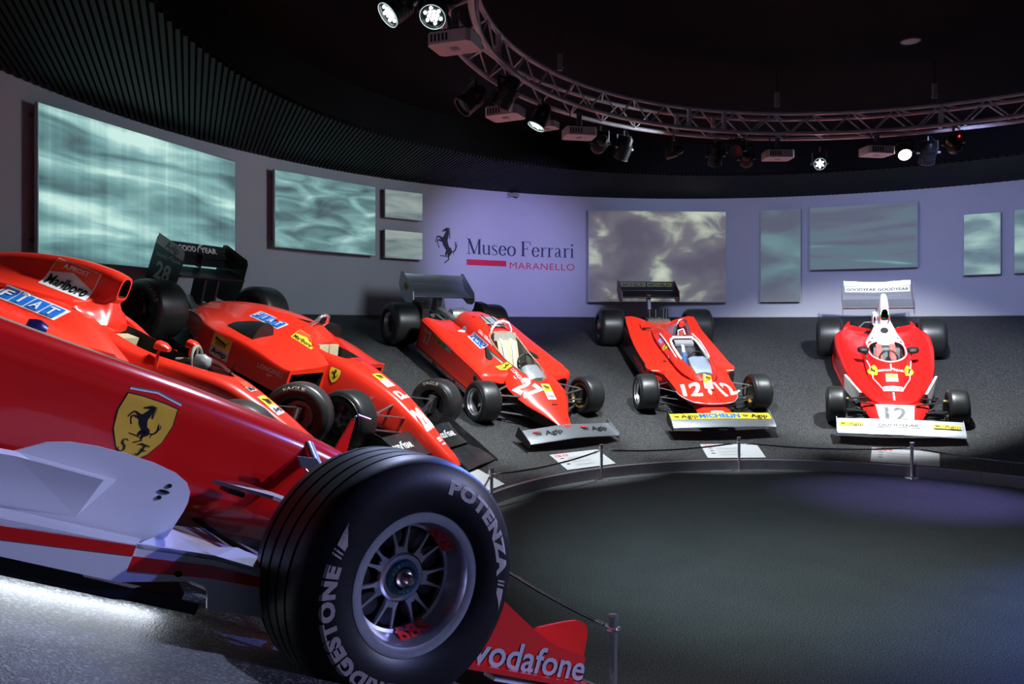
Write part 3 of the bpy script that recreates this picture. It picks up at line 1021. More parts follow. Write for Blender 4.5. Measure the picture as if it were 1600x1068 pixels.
for i in range(len(SA) - 1):
    p0 = Vector((*ring(C, RSt, SA[i][0]), .371)); p1 = Vector((*ring(C, RSt, SA[i+1][0]), .371))
    t = empty('barrier_rope', Matrix.Translation(p0))
    tag(t, clab[i], 'barrier rope', 'ropes between the barrier posts')
    d = p1 - p0
    L = d.length
    u = d / L
    def cp(s): return u * s - Vector((0, 0, .045 * 4 * (s/L) * (1 - s/L) + .004))
    c0, c1 = .125, L - .125
    MB().tube([cp(c0 + (c1 - c0) * q / 12) for q in range(13)], .010, 10).build('cord', CORD, t, 60)
    for s0, s1 in ((c0 - .02, c0 + .02), (c1 - .02, c1 + .02)):
        MB().tube([cp(s0), cp(s1)], .0135, 10).build('ferrule', CHROME, t, 40)
    for end in (0, 1):
        for q in range(4):
            s = .056 + .021 * q if end == 0 else L - .056 - .021 * q
            cpt = cp(s)
            side = u.cross(Vector((0, 0, 1))) if q % 2 else Vector((0, 0, 1))
            MB().tube([cpt + u * (.017 * cos(2*pi*j/10)) + side * (.010 * sin(2*pi*j/10)) for j in range(10)], .0032, 5, closed=True).build('chain_link', CHROME, t, 60)

# ================================================================== information cards
CARDM = mat('white_info_card', (.46, .48, .50), .5, noise=.02, nscale=6)
def info_card(a, title, lab):
    x, y = ring(C, 3.955, a)
    z = ramp_z(x, y)
    u = Vector((sin(rad(a)), cos(rad(a)), 0))
    x2, y2 = ring(C, 4.055, a)
    out = Vector((x2 - x, y2 - y, ramp_z(x2, y2) - z)).normalized()
    right = out.cross(Vector((0, 0, 1))).normalized()
    M = Matrix((right, out, right.cross(out))).transposed().to_4x4()
    M.translation = Vector((x, y, z + .002))
    t = empty('info_card', M)
    tag(t, lab, 'sign', 'information cards on the deck edge')
    MB().box((-.385, -.185, 0), (.385, .190, .012)).build('board', CARDM, t)
    T_ = Matrix.Translation((0, 0, .012))
    if title: flat_decal('title_text', [(word(title, .20, .042, -.235, .138, bold=.05), VRED)], T_, t)
    rows = []
    for q in range(3):
        rows.append((quad(.05, .016, -.275, .075 - .07*q), INK))
    for q in range(9):
        rows.append((quad(.30, .006, -.05, .10 - .028*q), GREYW)) if q % 3 else None
    for q in range(8):
        rows.append((quad(.22, .004, .24, .08 - .03*q), mat('pale_print', (.58, .60, .62), .6, noise=.03)))
    flat_decal('body_text', rows, T_, t)
info_card(28, '312 T', 'white information card below the white airbox car')
info_card(-2.8, '312 T4', 'white information card below the yellow front wing')
info_card(-34.5, '126 C2', 'white information card below the number 27 car')
info_card(-63, '', 'white information card below the black winged car, half behind the big tyre')

# ================================================================== print on the cars
def g_fiat(w, h, sk=.35):
    L = [(quad(w, h, 0, 0, sk), VWHITE)]
    n = 4
    cw = (w * .95) / n
    for i, ch in enumerate('FIAT'):
        cx = -w*.475 + cw * (i + .5)
        L.append((quad(cw * .90, h * .80, cx, 0, sk), BLUE))
    for i, ch in enumerate('FIAT'):
        cx = -w*.475 + cw * (i + .5)
        v, f = word(ch, cw * (.16 if ch == 'I' else .56), h * .56, cx, 0, bold=.03)
        L.append((([(x + y*sk*.9, y) for x, y in v], f), VWHITE))
    return L
def g_marl(w, h, top=None):
    L = [(quad(w, h), VWHITE if top else YELLOW),
         (poly([(-w/2+w*.02, -h*.02 if top else h*.0), (-w*.03, h*.20), (w/2-w*.02, -h*.14), (w/2-w*.02, h/2-h*.03), (-w/2+w*.02, h/2-h*.03)]), ORANGE),
         (word('Marlboro', w*.86, h*.36, 0, -h*.24, bold=.035), INK)]
    if top:
        L.append((word(top, w*.56, h*.16, 0, h*.33, bold=.03), VWHITE))
    return L
def g_dog(w, h, cx=0, cy=0):
    S = [[(-.40,.30,.16),(-.2,.22,.20),(.15,.12,.20),(.36,.02,.16)], [(-.42,.40,.12),(-.36,.20,.22),(-.46,.16,.08)],
         [(.36,.06,.06),(.5,.28,.04),(.46,.40,.02)]] + [[(-.30+.125*i, .12-.03*i, .08), (-.33+.125*i, -.38, .05), (-.38+.125*i, -.40, .04)] for i in range(6)]
    g = merge(*[stroke(s) for s in S])
    return [(x*w + cx, y*h + cy) for x, y in g[0]], g[1]
def g_agip(w, h):
    return [(quad(w, h), VWHITE), (quad(w*.96, h*.52, 0, h*.22), YELLOW), (g_dog(w*.72, h*.42, 0, h*.20), INK),
            (word('Agip', w*.80, h*.26, 0, -h*.25, bold=.03), INK)]
def shield_outline(w, h, k=1.):
    P = [(-.46,.47),(-.2,.49),(.2,.49),(.46,.47),(.50,.2),(.44,-.08),(.28,-.32),(0,-.52),(-.28,-.32),(-.44,-.08),(-.50,.2)]
    return poly([(x*w*k, y*h*k) for x, y in P])
def g_shield(w, h, fine=False):
    L = [(shield_outline(w, h, 1.04), INK), (shield_outline(w, h), GYELLOW if fine else YELLOW), (xf(HORSE, h*.62 if fine else h*.72, 0, h*.10 if fine else h*.06, sx=w*.92), INK)]
    if fine:
        sS = stroke([(.06,.16,.02),(.02,.20,.03),(-.05,.17,.03),(-.05,.09,.04),(.03,.03,.045),(.05,-.06,.04),(-.01,-.12,.03),(-.08,-.10,.03),(-.10,-.03,.02)])
        sF = merge(stroke([(-.12,.14,.02),(-.06,.19,.035),(.16,.17,.03)]), stroke([(.04,.17,.04),(.02,.02,.045),(-.04,-.10,.04),(-.11,-.08,.03)]), stroke([(-.04,.04,.02),(.12,.05,.025)]))
        L += [(xf(sS, h*.62, -w*.17, -h*.30, sx=h*.62), INK), (xf(sF, h*.62, w*.15, -h*.30, sx=h*.62), INK)]
    return L
def g_good(w, h, m=VWHITE):
    a = word('GOOD', w*.44, h*.8, -w*.27, 0, bold=.05)
    b = word('YEAR', w*.44, h*.8, w*.27, 0, bold=.05)
    c = stroke([(-.02*w, -.45*h, h*.22), (.0, .1*h, h*.2), (.06*w, .6*h, h*.26), (.14*w, .72*h, h*.1)])
    return [(merge(a, b, c), m)]
def g_long(w, h, m=VWHITE):
    return [(word('LONGINES', w, h, 0, 0, bold=.0, space=1.02), m), (merge(stroke([(-w*.10, -h*.95, h*.14), (0, -h*1.2, h*.3), (w*.10, -h*.95, h*.14)])), m)]
def g_heuer(w, h):
    P = [(-.5,.12),(-.46,.42),(0,.5),(.46,.42),(.5,.12),(.46,-.42),(0,-.5),(-.46,-.42)]
    return [(poly([(x*w, y*h) for x, y in P]), VWHITE), (word('HEUER', w*.8, h*.42, 0, 0, bold=.03), VRED)]

# ================================================================== shared car parts
def car_root(pose, lab, s=None):
    X, Y, Z, yaw, pitch, sc_ = pose
    yw, p = rad(yaw), rad(pitch)
    f = Vector((sin(yw)*cos(p), cos(yw)*cos(p), -sin(p)))
    l = Vector((-cos(yw), sin(yw), 0))
    u = f.cross(l)
    M = Matrix((f * sc_, l * sc_, u * sc_)).transposed().to_4x4()
    M.translation = (X, Y, Z)
    t = empty('racing_car', M)
    return tag(t, lab, 'racing car', 'red racing cars on the banked deck')

def tyre_prof(R, W, rb, grooves=False):
    half = [(rb - .004, .43), (rb + .012, .475), (rb + (R-rb)*.35, .515), (rb + (R-rb)*.62, .505), (R - .040, .475), (R - .020, .445), (R - .008, .40), (R - .002, .33)]
    out = [(r, y*W) for r, y in half]
    tread = []
    if grooves:
        for q in range(4):
            yc = (.255 - .17*q) * W
            g = .008
            tread += [(R, yc + g*.75), (R - .006, yc + g*.6), (R - .006, yc - g*.6), (R, yc - g*.75)]
    else:
        tread = [(R, .18*W), (R + .001, 0), (R, -.18*W)]
    inn = [(r, -y*W) for r, y in half[::-1]]
    back = [(rb - .012, -.40*W), (rb - .012, .40*W)]
    return out + tread + inn + back

def side_y(R, W, rb, r):
    half = [(rb - .004, .43), (rb + .012, .475), (rb + (R-rb)*.35, .515), (rb + (R-rb)*.62, .505), (R - .040, .475), (R - .020, .445), (R - .008, .40), (R - .002, .33)]
    for (r0, y0), (r1, y1) in zip(half[:-1], half[1:]):
        if r0 <= r <= r1:
            return (y0 + (y1 - y0) * (r - r0) / (r1 - r0)) * W
    return .5 * W

def tyre_text(g, R, W, rb, rm, th0, face, lift=.003, step=.02):
    """wrap a flat figure round the sidewall; th0 in degrees, tops outward; face +1/-1 = side it is seen from"""
    def fn(x, y):
        r = rm + y
        th = rad(th0) - x / rm
        sx = -face
        return Vector((sx * r * cos(th), face * (side_y(R, W, rb, r) + lift), r * sin(th)))
    return wrap(g, fn, step)

def wheel(car, x, y, R, W, rb, side, rim=RIMS, disc_at=.18, nseg=56, texts=(), ink=DIMINK, spokes=5, nut=GREY, dx=0, toe=0):
    M = Matrix.Translation((x, y, R)) @ Matrix.Rotation(rad(toe), 4, 'Z')
    F = M @ Matrix.Diagonal((1, side, 1, 1))
    ty = MB().lathe(tyre_prof(R, W, rb), nseg, M=F, closed=True).build('tyre', RUBBER, car, 40)
    d = disc_at * W
    o = .44 * W
    # rim: outer lip, barrel, disc, inner barrel
    MB().lathe([(rb+.006, o+.004), (rb+.008, o-.004), (rb-.004, o-.02), (rb-.012, o-.05), (rb-.016, d+.01), (rb-.03, d), (.085, d+.012), (.07, d+.03), (.0, d+.034)], 40, M=F).build('rim_disc', GREY if rim is not GOLD else GOLD, ty, 40)
    MB().lathe([(rb-.012, o-.05), (rb-.002, o-.02), (rb+.008, o-.004), (rb+.010, o+.006), (rb-.002, o+.008), (rb-.010, o-.012), (rb-.020, o-.05)], 40, M=F, closed=True).build('rim_lip', rim, ty, 40)
    MB().lathe([(rb-.016, d), (rb-.014, -o+.03), (rb+.004, -o), (rb+.008, -o-.006), (rb-.002, -o-.006), (rb-.022, -o+.03), (rb-.026, d-.012), (.05, d-.012)], 40, M=F).build('rim_barrel', rim, ty, 40)
    for q in range(spokes):
        a = 2*pi*q/spokes + .3
        c_, s_ = cos(a), sin(a)
        Ms = F @ Matrix(((c_, 0, -s_, 0), (0, 1, 0, 0), (s_, 0, c_, 0), (0, 0, 0, 1)))
        MB().prism([(.05, d+.012, -.022), (rb-.02, d+.004, -.012), (rb-.02, d+.004, .012), (.05, d+.012, .022)], (0, .02, 0), M=Ms).build('spoke', rim, ty)
    MB().lathe([(.0, d+.062), (.022, d+.06), (.026, d+.034), (.045, d+.032)], 16, M=F).build('hub_nut', nut, ty, 40)
    MB().lathe([(.06, d-.05), (rb-.04, d-.05), (rb-.04, d-.075), (.06, d-.075)], 32, M=F, closed=True).build('brake_disc', GREY, ty, 40)
    MB().box((-.035, min(0, -side*.02) - .05, -.10), (.035, .06, .10), M=M @ Matrix.Translation((0, -side*.10, 0))).build('upright', GREY, ty)
    for txt, w, h, rm, th, face in texts:
        g = word(txt, w, h, bold=.03) if isinstance(txt, str) else txt
        v, f = tyre_text(g, R, W, rb, rm, th, face)
        obj('tyre_lettering', [M @ p for p in v], f, ink, ty)
    return ty

def rods(car, pairs, r=.011, m=GREY, name='suspension_arm', both=True, flat=.6):
    for a, b in pairs:
        for s in ((-1, 1) if both else (1,)):
            MB().tube([(a[0], a[1]*s, a[2]), (b[0], b[1]*s, b[2])], r, 8, flat=flat).build(name, m, car, 40)

def foil(car, name, pts, th, y0, y1, m, bow=None, n=1, mats=None):
    """wing element: pts = camber line (x,z) from front to back, extruded along y; bow(y) adds height"""
    k = len(pts)
    ys = [y0 + (y1 - y0) * i / n for i in range(n + 1)]
    vs, fs = [], []
    for y in ys:
        dz = bow(y) if bow else 0
        up, lo = [], []
        for i, (x, z) in enumerate(pts):
            t = th * (4 * (.5 - abs(i/(k-1) - .42) * .75) * .5)
            t = max(t, th * .15)
            up.append((x, y, z + dz + t*.5)); lo.append((x, y, z + dz - t*.5))
        vs += up + lo[::-1]
    r = 2 * k
    for i in range(n):
        for j in range(r):
            q = (j + 1) % r
            fs.append((i*r+j, i*r+q, (i+1)*r+q, (i+1)*r+j))
    fs += [tuple(range(r))[::-1], tuple(n*r + j for j in range(r))]
    return fixnormals(obj(name, vs, fs, m, car, 35))

def plate(car, name, pts, y, th, m, smooth=None):
    """upright plate in the x-z plane"""
    return fixnormals(MB().prism([(x, y, z) for x, z in pts], (0, th, 0)).build(name, m, car, smooth))

def sec(w, zt, zb, crown=.02, rc=.06, k=.5):
    return [(0, zt), (w*k, zt - crown*.25), (w - rc, zt - crown), (w, zt - crown - rc), (w, zb + .03), (w - .03, zb), (0, zb)]

def cockpit(bodyo, car, pts, z0, z1, m):
    """cut an opening with the plan outline pts (x, y>=0 half outline front to back)"""
    full = [(x, y) for x, y in pts] + [(x, -y) for x, y in pts[::-1] if y > .001]
    P = smooth_closed([Vector((x, y, 0)) for x, y in full], 4)
    c = MB().prism([(p.x, p.y, z0) for p in P], (0, 0, z1 - z0)).build('cutter', m)
    fixnormals(c)
    c.matrix_world = car.matrix_world.copy()
    bpy.context.view_layer.update()
    return cut(bodyo, c)

def rim_path(skin, pts, lift=.0):
    """outline points laid on the body from above"""
    out = []
    for x, y in pts:
        h = skin.t.ray_cast(Vector((x, y, 2)), Vector((0, 0, -1)), 3)
        out.append(Vector((x, y, (h[0].z if h[0] else .5) + lift)))
    return out

def steering(car, x, z, r=.13, tilt=25, m=BLACK):
    M = Matrix.Translation((x, 0, z)) @ Matrix.Rotation(rad(90 - tilt), 4, 'Y')
    w = MB().tube([(r*cos(2*pi*i/24), r*sin(2*pi*i/24), 0) for i in range(24)], .014, 8, closed=True, M=M)
    for q in range(3):
        a = 2*pi*q/3 + pi
        w.tube([(0, 0, 0), (r*cos(a), r*sin(a), 0)], .010, 6, M=M)
    w.tube([(0, 0, -.16), (0, 0, .01)], .03, 10, M=M)
    return w.build('steering_wheel', m, car, 40)

POSE = {
 'T': (5.288, 10.627, .527, 200.72, 19.90, .994),
 'T4': (2.795, 11.416, .644, 174.24, 19.66, .997),
 'C2': (.285, 10.494, .637, 145.12, 21.37, .998),
 '85': (-1.385, 8.522, .649, 113.16, 21.97, 1.043),
 '641': (-2.049, 6.151, .739, 88.33, 21.43, 1.0),
 'F04': (-.904, 2.615, .854, 51.77, 24.38, 1.0)}

# ================================================================== foreground car (white barge boards)
car = car_root(POSE['F04'], 'foreground red racing car with huge front tyre and white side deflectors')
def fsec(w, zt, zb, keel=0.):
    return [(0, zt), (w*.55, zt - .004), (w*.88, zt - .026), (w, zt - .075), (w*.99, zt - .16), (w*.93, zb + .02), (w*.55, zb - keel*.5), (0, zb - keel)]
ch = loft_obj('chassis', [
    (1.03, fsec(.05, .352, .315)), (1.00, fsec(.105, .385, .285)), (.92, fsec(.135, .415, .28)), (.60, fsec(.155, .50, .31)), (.25, fsec(.18, .583, .325, .03)),
    (0, fsec(.205, .618, .325, .08)), (-.45, fsec(.235, .635, .285, .08)), (-1.05, fsec(.27, .622, .25, .08)), (-1.5, fsec(.33, .62, .16, .03)), (-2.1, fsec(.36, .66, .10)), (-2.9, fsec(.26, .56, .10)), (-3.5, fsec(.12, .40, .12))],
    RED, car, (), 4, 6)
cockpit(ch, car, [(-1.02, .0), (-1.08, .14), (-1.3, .22), (-1.6, .20), (-1.72, .10), (-1.74, 0)], .32, 1.2, CARBON)
loft_obj('engine_cover', [(-1.74, sec(.11, .98, .60, .03, .05)), (-2.0, sec(.13, 1.0, .55, .03, .05)), (-2.6, sec(.11, .82, .45, .03, .05)), (-3.3, sec(.06, .52, .32, .02, .03))], RED, car, (), 3, 4, recess=(.82, .2))
for s in (-1, 1):
    pod = [(x, [(y*s, z) for y, z in [(.30, zt), (.52, zt), (w-.05, zt-.03), (w, zt-.10), (w-.02, .12), (w-.06, .09), (.30, .09)]]) for x, w, zt in ((-1.42, .68, .52), (-1.6, .70, .56), (-2.2, .66, .54), (-2.8, .45, .42), (-3.2, .34, .3))]
    loft_obj('sidepod', pod, RED, car, (0, 6), 3, 4, mirror=False, recess=(.88, .2))
fskin = Skin([ch])
# floor tray
MB().prism([(-3.2, -.60, .085), (-.62, -.62, .085), (-.42, -.50, .085), (-.36, -.15, .085), (-.36, .15, .085), (-.42, .50, .085), (-.62, .62, .085), (-3.2, .60, .085)], (0, 0, .026)).build('floor_tray', CARBON, car)
plate(car, 'tray_edge', [(-1.5, .118), (-.93, .118), (-.72, .135), (-.70, .118), (-.42, .116), (-.42, .09), (-1.5, .088)], -.625, .012, CARBON)
# barge boards (mirrored pair)
BB = [(-1.40, .285), (-1.10, .300), (-.960, .316), (-.931, .338), (-.885, .372), (-.841, .388), (-.78, .398), (-.71, .402), (-.640, .401), (-.585, .394), (-.550, .380), (-.532, .360), (-.526, .335), (-.527, .31), (-.532, .28), (-.540, .24), (-.556, .222), (-.63, .20), (-.74, .188), (-.894, .172), (-1.1, .15), (-1.40, .11)]
for s in (-1, 1):
    plate(car, 'barge_board', BB, s*.55, s*-.012, WHITE)
    mb = MB()
    y0 = s * .5505; y1 = s * .585
    mb.add([(-1.35, y0, .285), (-.931, y0, .334), (-.709, y0, .337), (-.757, y0, .232), (-1.15, y0, .175), (-1.33, y1, .275), (-.935, y1, .326), (-.745, y1, .331)],
           [(5, 6, 1, 0), (6, 7, 2, 1), (7, 6, 3), (7, 3, 2), (6, 5, 4, 3), (5, 0, 4), (0, 1, 2, 3, 4)])
    fixnormals(mb.build('barge_board_facet', WHITE, car))
    for dx_, dz_, w_, h_ in ((0, 0, .026, .008), (.006, .017, .011, .010), (-.006, -.017, .011, .010)):
        MB().lathe([(0, .004), (w_*.5, .003), (w_*.52, 0)], 14, M=Matrix.Translation((-.593 + dx_, s*.551, .343 + dz_)) @ Matrix.Diagonal((1, s, h_/w_, 1))).build('fixing_slot', DARK, car, 40)
    # low deflector strip: rear half
    yo = s * .65
    plate(car, 'side_deflector', [(-1.45, .18), (-.911, .190), (-.629, .220), (-.626, .130), (-.90, .128), (-1.45, .12)], yo, s*-.012, WHITE)
    plate(car, 'deflector_stripe', [(-1.45, .172), (-.911, .188), (-.631, .217), (-.629, .193), (-.90, .161), (-1.45, .148)], yo + s*.002, s*-.004, RED)
    MB().prism([(-1.45, yo, .178), (-.629, yo, .216), (-.60, s*.56, .222), (-1.45, s*.56, .19)], (0, 0, -.012)).build('deflector_top', WHITE, car)
    # front half with the cut-out
    plate(car, 'turning_vane', [(-.629, .221), (-.44, .240), (-.31, .237), (-.10, .232), (-.05, .15), (-.20, .126), (-.405, .114), (-.412, .13), (-.420, .15), (-.435, .163), (-.47, .168), (-.626, .131)], yo - s*.004, s*-.012, WHITE)
    plate(car, 'vane_stripe', [(-.630, .192), (-.44, .214), (-.30, .217), (-.10, .214), (-.09, .19), (-.295, .193), (-.44, .184), (-.628, .157)], yo - s*.001, s*-.006, RED)
    MB().prism([(-.629, yo - s*.004, .220), (-.44, yo - s*.004, .239), (-.10, yo - s*.004, .231), (-.12, s*.40, .235), (-.50, s*.44, .25)], (0, 0, -.010)).build('vane_top', WHITE, car)
    mb = MB()
    mb.add([(-.44, s*.652, .240), (-.10, s*.652, .232), (-.44, s*.56, .243), (-.36, s*.56, .262)], [(0, 1, 3), (0, 3, 2), (1, 2, 3), (0, 2, 1)])
    fixnormals(mb.build('vane_fold', WHITE, car))
    MB().lathe([(0, .004), (.010, .003), (.011, 0)], 12, M=Matrix.Translation((-.51, s*.648, .178)) @ Matrix.Diagonal((1, s, .7, 1))).build('fixing_slot', DARK, car, 40)
    # grey under-nose turning panel between chassis and vane
    MB().prism([(-.62, s*.45, .24), (-.30, s*.16, .245), (.0, s*.22, .205), (-.2, s*.45, .20)], (0, 0, -.008)).build('keel_panel', mat('grey_composite', (.30, .31, .36), .5, noise=.05), car)
    # suspension
    MB().tube([(-.115, s*.19, .585), (-.10, s*.29, .525)], .020, 12).build('rocker_tube', STEEL, car, 40)
    MB().prism([(-.185, s*.30, .540), (-.158, s*.30, .512), (-.081, s*.30, .523), (-.122, s*.30, .553)], (0, s*.006, 0)).build('rocker_plate', STEEL, car)
    MB().prism([(-.135, s*.285, .512), (-.095, s*.285, .520), (-.05, s*.47, .465), (-.08, s*.47, .455)], (0, 0, -.012)).build('suspension_arm', STEEL, car)
    MB().prism([(-.41, s*.33, .386), (-.30, s*.26, .404), (-.17, s*.36, .404), (-.02, s*.56, .40), (-.06, s*.57, .395), (-.24, s*.38, .397)], (0, 0, .010)).build('suspension_arm', STEEL, car)
    MB().box((-.35, min(s*.24, s*.32), .372), (-.30, max(s*.24, s*.32), .386)).build('arm_fairing', BLACK, car)
    rods(car, [((.28, s*.15, .40), (.02, s*.58, .41)), ((.2, s*.12, .30), (.02, s*.58, .18)), ((-.35, s*.12, .26), (-.02, s*.58, .18)), ((.04, s*.17, .52), (.01, s*.55, .20))], .013, BLACK, both=False)
# pitot fin on the nose
MB().prism([(.075, -.008, .60), (.125, -.008, .60), (.110, -.003, .743), (.102, -.003, .743)], (0, .016, 0)).build('nose_fin', RED, car)
MB().tube([(.105, 0, .73), (.106, 0, .752), (.114, 0, .760), (.17, 0, .763)], .0045, 8).build('pitot_tube', STEEL, car, 40)
loft_obj('nose_camera', [(-.912, [(.165, .652), (.18, .656), (.195, .652), (.198, .60), (.18, .56), (.162, .60)]), (-.94, [(.16, .660), (.18, .665), (.20, .660), (.203, .60), (.18, .55), (.157, .60)]), (-.968, [(.165, .652), (.18, .656), (.195, .652), (.198, .60), (.18, .56), (.162, .60)])], mat('dark_blue_plastic', (.02, .03, .14), .25, coat=.5, noise=.05), car, (), 3, 3, mirror=False)
# front wing
for s in (-1, 1):
    EP = [(.30, .36), (.40, .362), (.458, .341), (.52, .318), (.585, .295), (.66, .270), (.728, .252), (.80, .243), (.878, .239), (.905, .235), (.911, .164), (.80, .152), (.58, .139), (.419, .135), (.28, .135)]
    plate(car, 'wing_endplate', EP, s*.70, s*-.014, RED)
    MB().prism([(.26, s*.72, .118), (.945, s*.73, .140), (.945, s*.60, .140), (.26, s*.60, .118)], (0, 0, .016)).build('endplate_foot', RED, car)
    MB().prism([(.52, s*.715, .116), (.92, s*.722, .128), (.92, s*.66, .128), (.52, s*.66, .116)], (0, 0, -.012)).build('foot_skid', WHITE, car)
    FL = [(.80, .22), (.833, .265), (.90, .290), (.959, .311), (1.011, .326), (1.045, .327), (1.068, .319), (1.085, .298), (1.095, .26), (1.102, .216), (1.08, .17), (.82, .17)]
    plate(car, 'wing_fin', FL, s*.50, s*.012, RED)
    foil(car, 'wing_flap', [(.82, .155), (.70, .19), (.58, .235), (.50, .285)], .02, s*.12, s*.69, RED, n=2)
    plate(car, 'wing_pylon', [(.62, .33), (.95, .30), (.95, .14), (.66, .14)], s*.10, s*.010, WHITE)
foil(car, 'wing_main_plane', [(1.08, .125), (.98, .118), (.85, .125), (.70, .145)], .03, -.69, .69, RED, bow=lambda y: .03 * max(0, 1 - abs(y) / .3), n=14)
v, f = word('vodafone', .50, .084, 0, 0, bold=.022)
M = frame((.665, -.7, .192), (1, 0, .045), (0, -1, 0))
flat_decal('endplate_lettering', [(([(x + .005, y - .005) for x, y in v], f), INK), ((v, f), mat('silver_vinyl', (.55, .55, .58), .4, noise=.04, nscale=30))], M, car)
# shield badge
AX = Vector((1, 0, .03))
fskin.decal('shield_badge', g_shield(.155, .185, True), (-.632, -.24, .458), AX, (-.02, -1, .04), car, step=.04, lift=.0015)
fskin.decal('badge_stripe', [(poly([(-.075, .0), (.0, .012), (.075, .0), (.075, .006), (0, .018), (-.075, .006)]), VWHITE), (poly([(-.075, .006), (.0, .018), (.075, .006), (.075, .009), (0, .021), (-.075, .009)]), GREEN)], (-.632, -.24, .557), AX, (-.02, -1, .04), car, step=.05, lift=.0015)

# detailed front wheels
def big_wheel(car, x, y, side):
    R, W, rb = .33, .34, .182
    M = Matrix.Translation((x, y, R))
    F = M @ Matrix.Diagonal((1, side, 1, 1))
    ty = MB().lathe(tyre_prof(R, W, rb, True), 128, M=F, closed=True).build('tyre', WETR, car, 28)
    o = .43 * W
    MB().lathe([(rb-.001, o-.012), (rb+.006, o+.004), (rb+.004, o+.010), (rb-.010, o+.011), (rb-.022, o+.006), (rb-.026, o-.004), (rb-.028, o-.02)], 96, M=F).build('rim_flange', RIMS, ty, 40)
    MB().lathe([(rb-.028, o-.018), (rb-.030, o-.045), (rb-.038, o-.068), (rb-.046, o-.072), (rb-.046, o-.088), (rb-.020, o-.092)], 96, M=F).build('rim_barrel', RIMS, ty, 40)
    dz = o - .072
    MB().lathe([(.046, dz+.004), (.060, dz+.006), (.066, dz), (.066, dz-.016), (.044, dz-.016)], 64, M=F, closed=True).build('rim_hub', RIMS, ty, 40)
    r1 = rb - .040
    for q in range(7):
        a0 = 2*pi*q/7 + rad(12)
        def P(r, a, w, top=True):
            return [(r*cos(a) - w*sin(a), r*sin(a) + w*cos(a)), (r*cos(a) + w*sin(a), r*sin(a) - w*cos(a))]
        for e in (-1, 1):
            a1 = a0 + e * rad(11.5)
            a_in = a0 + e * rad(7.5)
            i1, i2 = P(.061, a_in, .0115)
            m1, m2 = P(.088, a0 + e * rad(9.6), .0042)
            o1, o2 = P(r1 + .002, a1, .0030)
            for A, B, C_, D in ((i1, i2, m2, m1), (m1, m2, o2, o1)):
                MB().prism([(A[0], dz-.012, A[1]), (B[0], dz-.012, B[1]), (C_[0], dz-.012, C_[1]), (D[0], dz-.012, D[1])], (0, .012, 0), M=F).build('rim_spoke', RIMS, ty)
        # web in the fork of each pair
        MB().prism([(.056*cos(a0-.12), dz-.012, .056*sin(a0-.12)), (.056*cos(a0+.12), dz-.012, .056*sin(a0+.12)), (.082*cos(a0+.05), dz-.012, .082*sin(a0+.05)), (.082*cos(a0-.05), dz-.012, .082*sin(a0-.05))], (0, .0115, 0), M=F).build('spoke_web', RIMS, ty)
    TEALM = mat('teal_anodised_ring', (.05, .16, .18), .3, metal=.8, noise=.1)
    MB().lathe([(.028, dz+.010), (.032, dz+.016), (.044, dz+.014), (.048, dz+.004), (.048, dz-.01), (.028, dz-.01)], 56, M=F, closed=True).build('drive_ring', TEALM, ty, 40)
    for q in range(20):
        a = 2*pi*q/20
        MB().lathe([(0, dz+.017), (.0026, dz+.016), (.003, dz+.013)], 8, M=F @ Matrix.Translation((.038*cos(a), 0, .038*sin(a)))).build('drive_pin', GREY, ty, 40)
    MB().lathe([(0, dz+.050), (.010, dz+.048), (.014, dz+.040), (.016, dz+.030), (.022, dz+.026), (.026, dz+.016), (.030, dz+.008)], 40, M=F).build('wheel_nut', mat('bronze_steel', (.42, .36, .33), .25, metal=1, noise=.1), ty, 40)
    MB().lathe([(.05, dz-.06), (.139, dz-.06), (.139, dz-.088), (.05, dz-.088)], 48, M=F, closed=True).build('brake_disc', CARBON, ty, 40)
    for q in range(9):
        a = 2*pi*q/9
        MB().lathe([(.0, dz-.030), (.030, dz-.032), (.036, dz-.055), (.024, dz-.056), (.020, dz-.04), (0, dz-.04)], 16, M=F @ Matrix.Translation((.105*cos(a), 0, .105*sin(a)))).build('brake_duct', GREY, ty, 40)
    MB().lathe([(.16, -.14), (.15, dz-.1), (.02, dz-.1)], 48, M=F).build('brake_drum', CARBON, ty, 40)
    if side < 0:
        TI = mat('tyre_brand_paint', (.40, .35, .31), .6, noise=.10, nscale=80)
        def put(g, rm, th, m=TI):
            v, f = tyre_text(g, R, W, rb, rm, th, -1, .0012, .012)
            obj('tyre_lettering', [M @ p for p in v], f, m, ty)
        put(word('BRIDGESTONE', .43, .036, bold=.085, space=1.14), .262, BRA[0])
        put(word('POTENZA', .345, .036, bold=.085, space=1.14), .264, BRA[1])
        for th in (BRA[0] - 57, BRA[1] - 46):
            put(merge(*[poly([(x0-.006, -.015), (x0-.001, -.015), (x0+.005, .012), (x0, .012)]) for x0 in (-.022, -.012)] + [poly([(-.006, -.015), (.010, -.015), (.055, .015), (.03, .012), (.0, .010)])]), .266, th)
        for th, mir in ((BRA[2], 1), (BRA[2] + 120, 1), (BRA[2] + 240, 1)):
            g = word('BBS', .088, .023, bold=.05, space=1.1)
            def fn(px_, py_):
                r = .143 - py_
                a = rad(th) + px_ / .143
                t_ = min(max((r - .132) / .022, 0), 1)
                return Vector((r*cos(a), -(dz - .001 + .040 * t_ ** 1.5 + .0035), r*sin(a)))
            vv, ff = wrap(g, fn, .01)
            obj('rim_lettering', [M @ p for p in vv], ff, VRED, ty)
    return ty
BRA = (229, 57, 303)
big_wheel(car, 0, -.735, -1)
big_wheel(car, 0, .735, 1)
for s in (-1, 1):
    wheel(car, -3.05, s*.69, .33, .38, .182, s, RIMS)
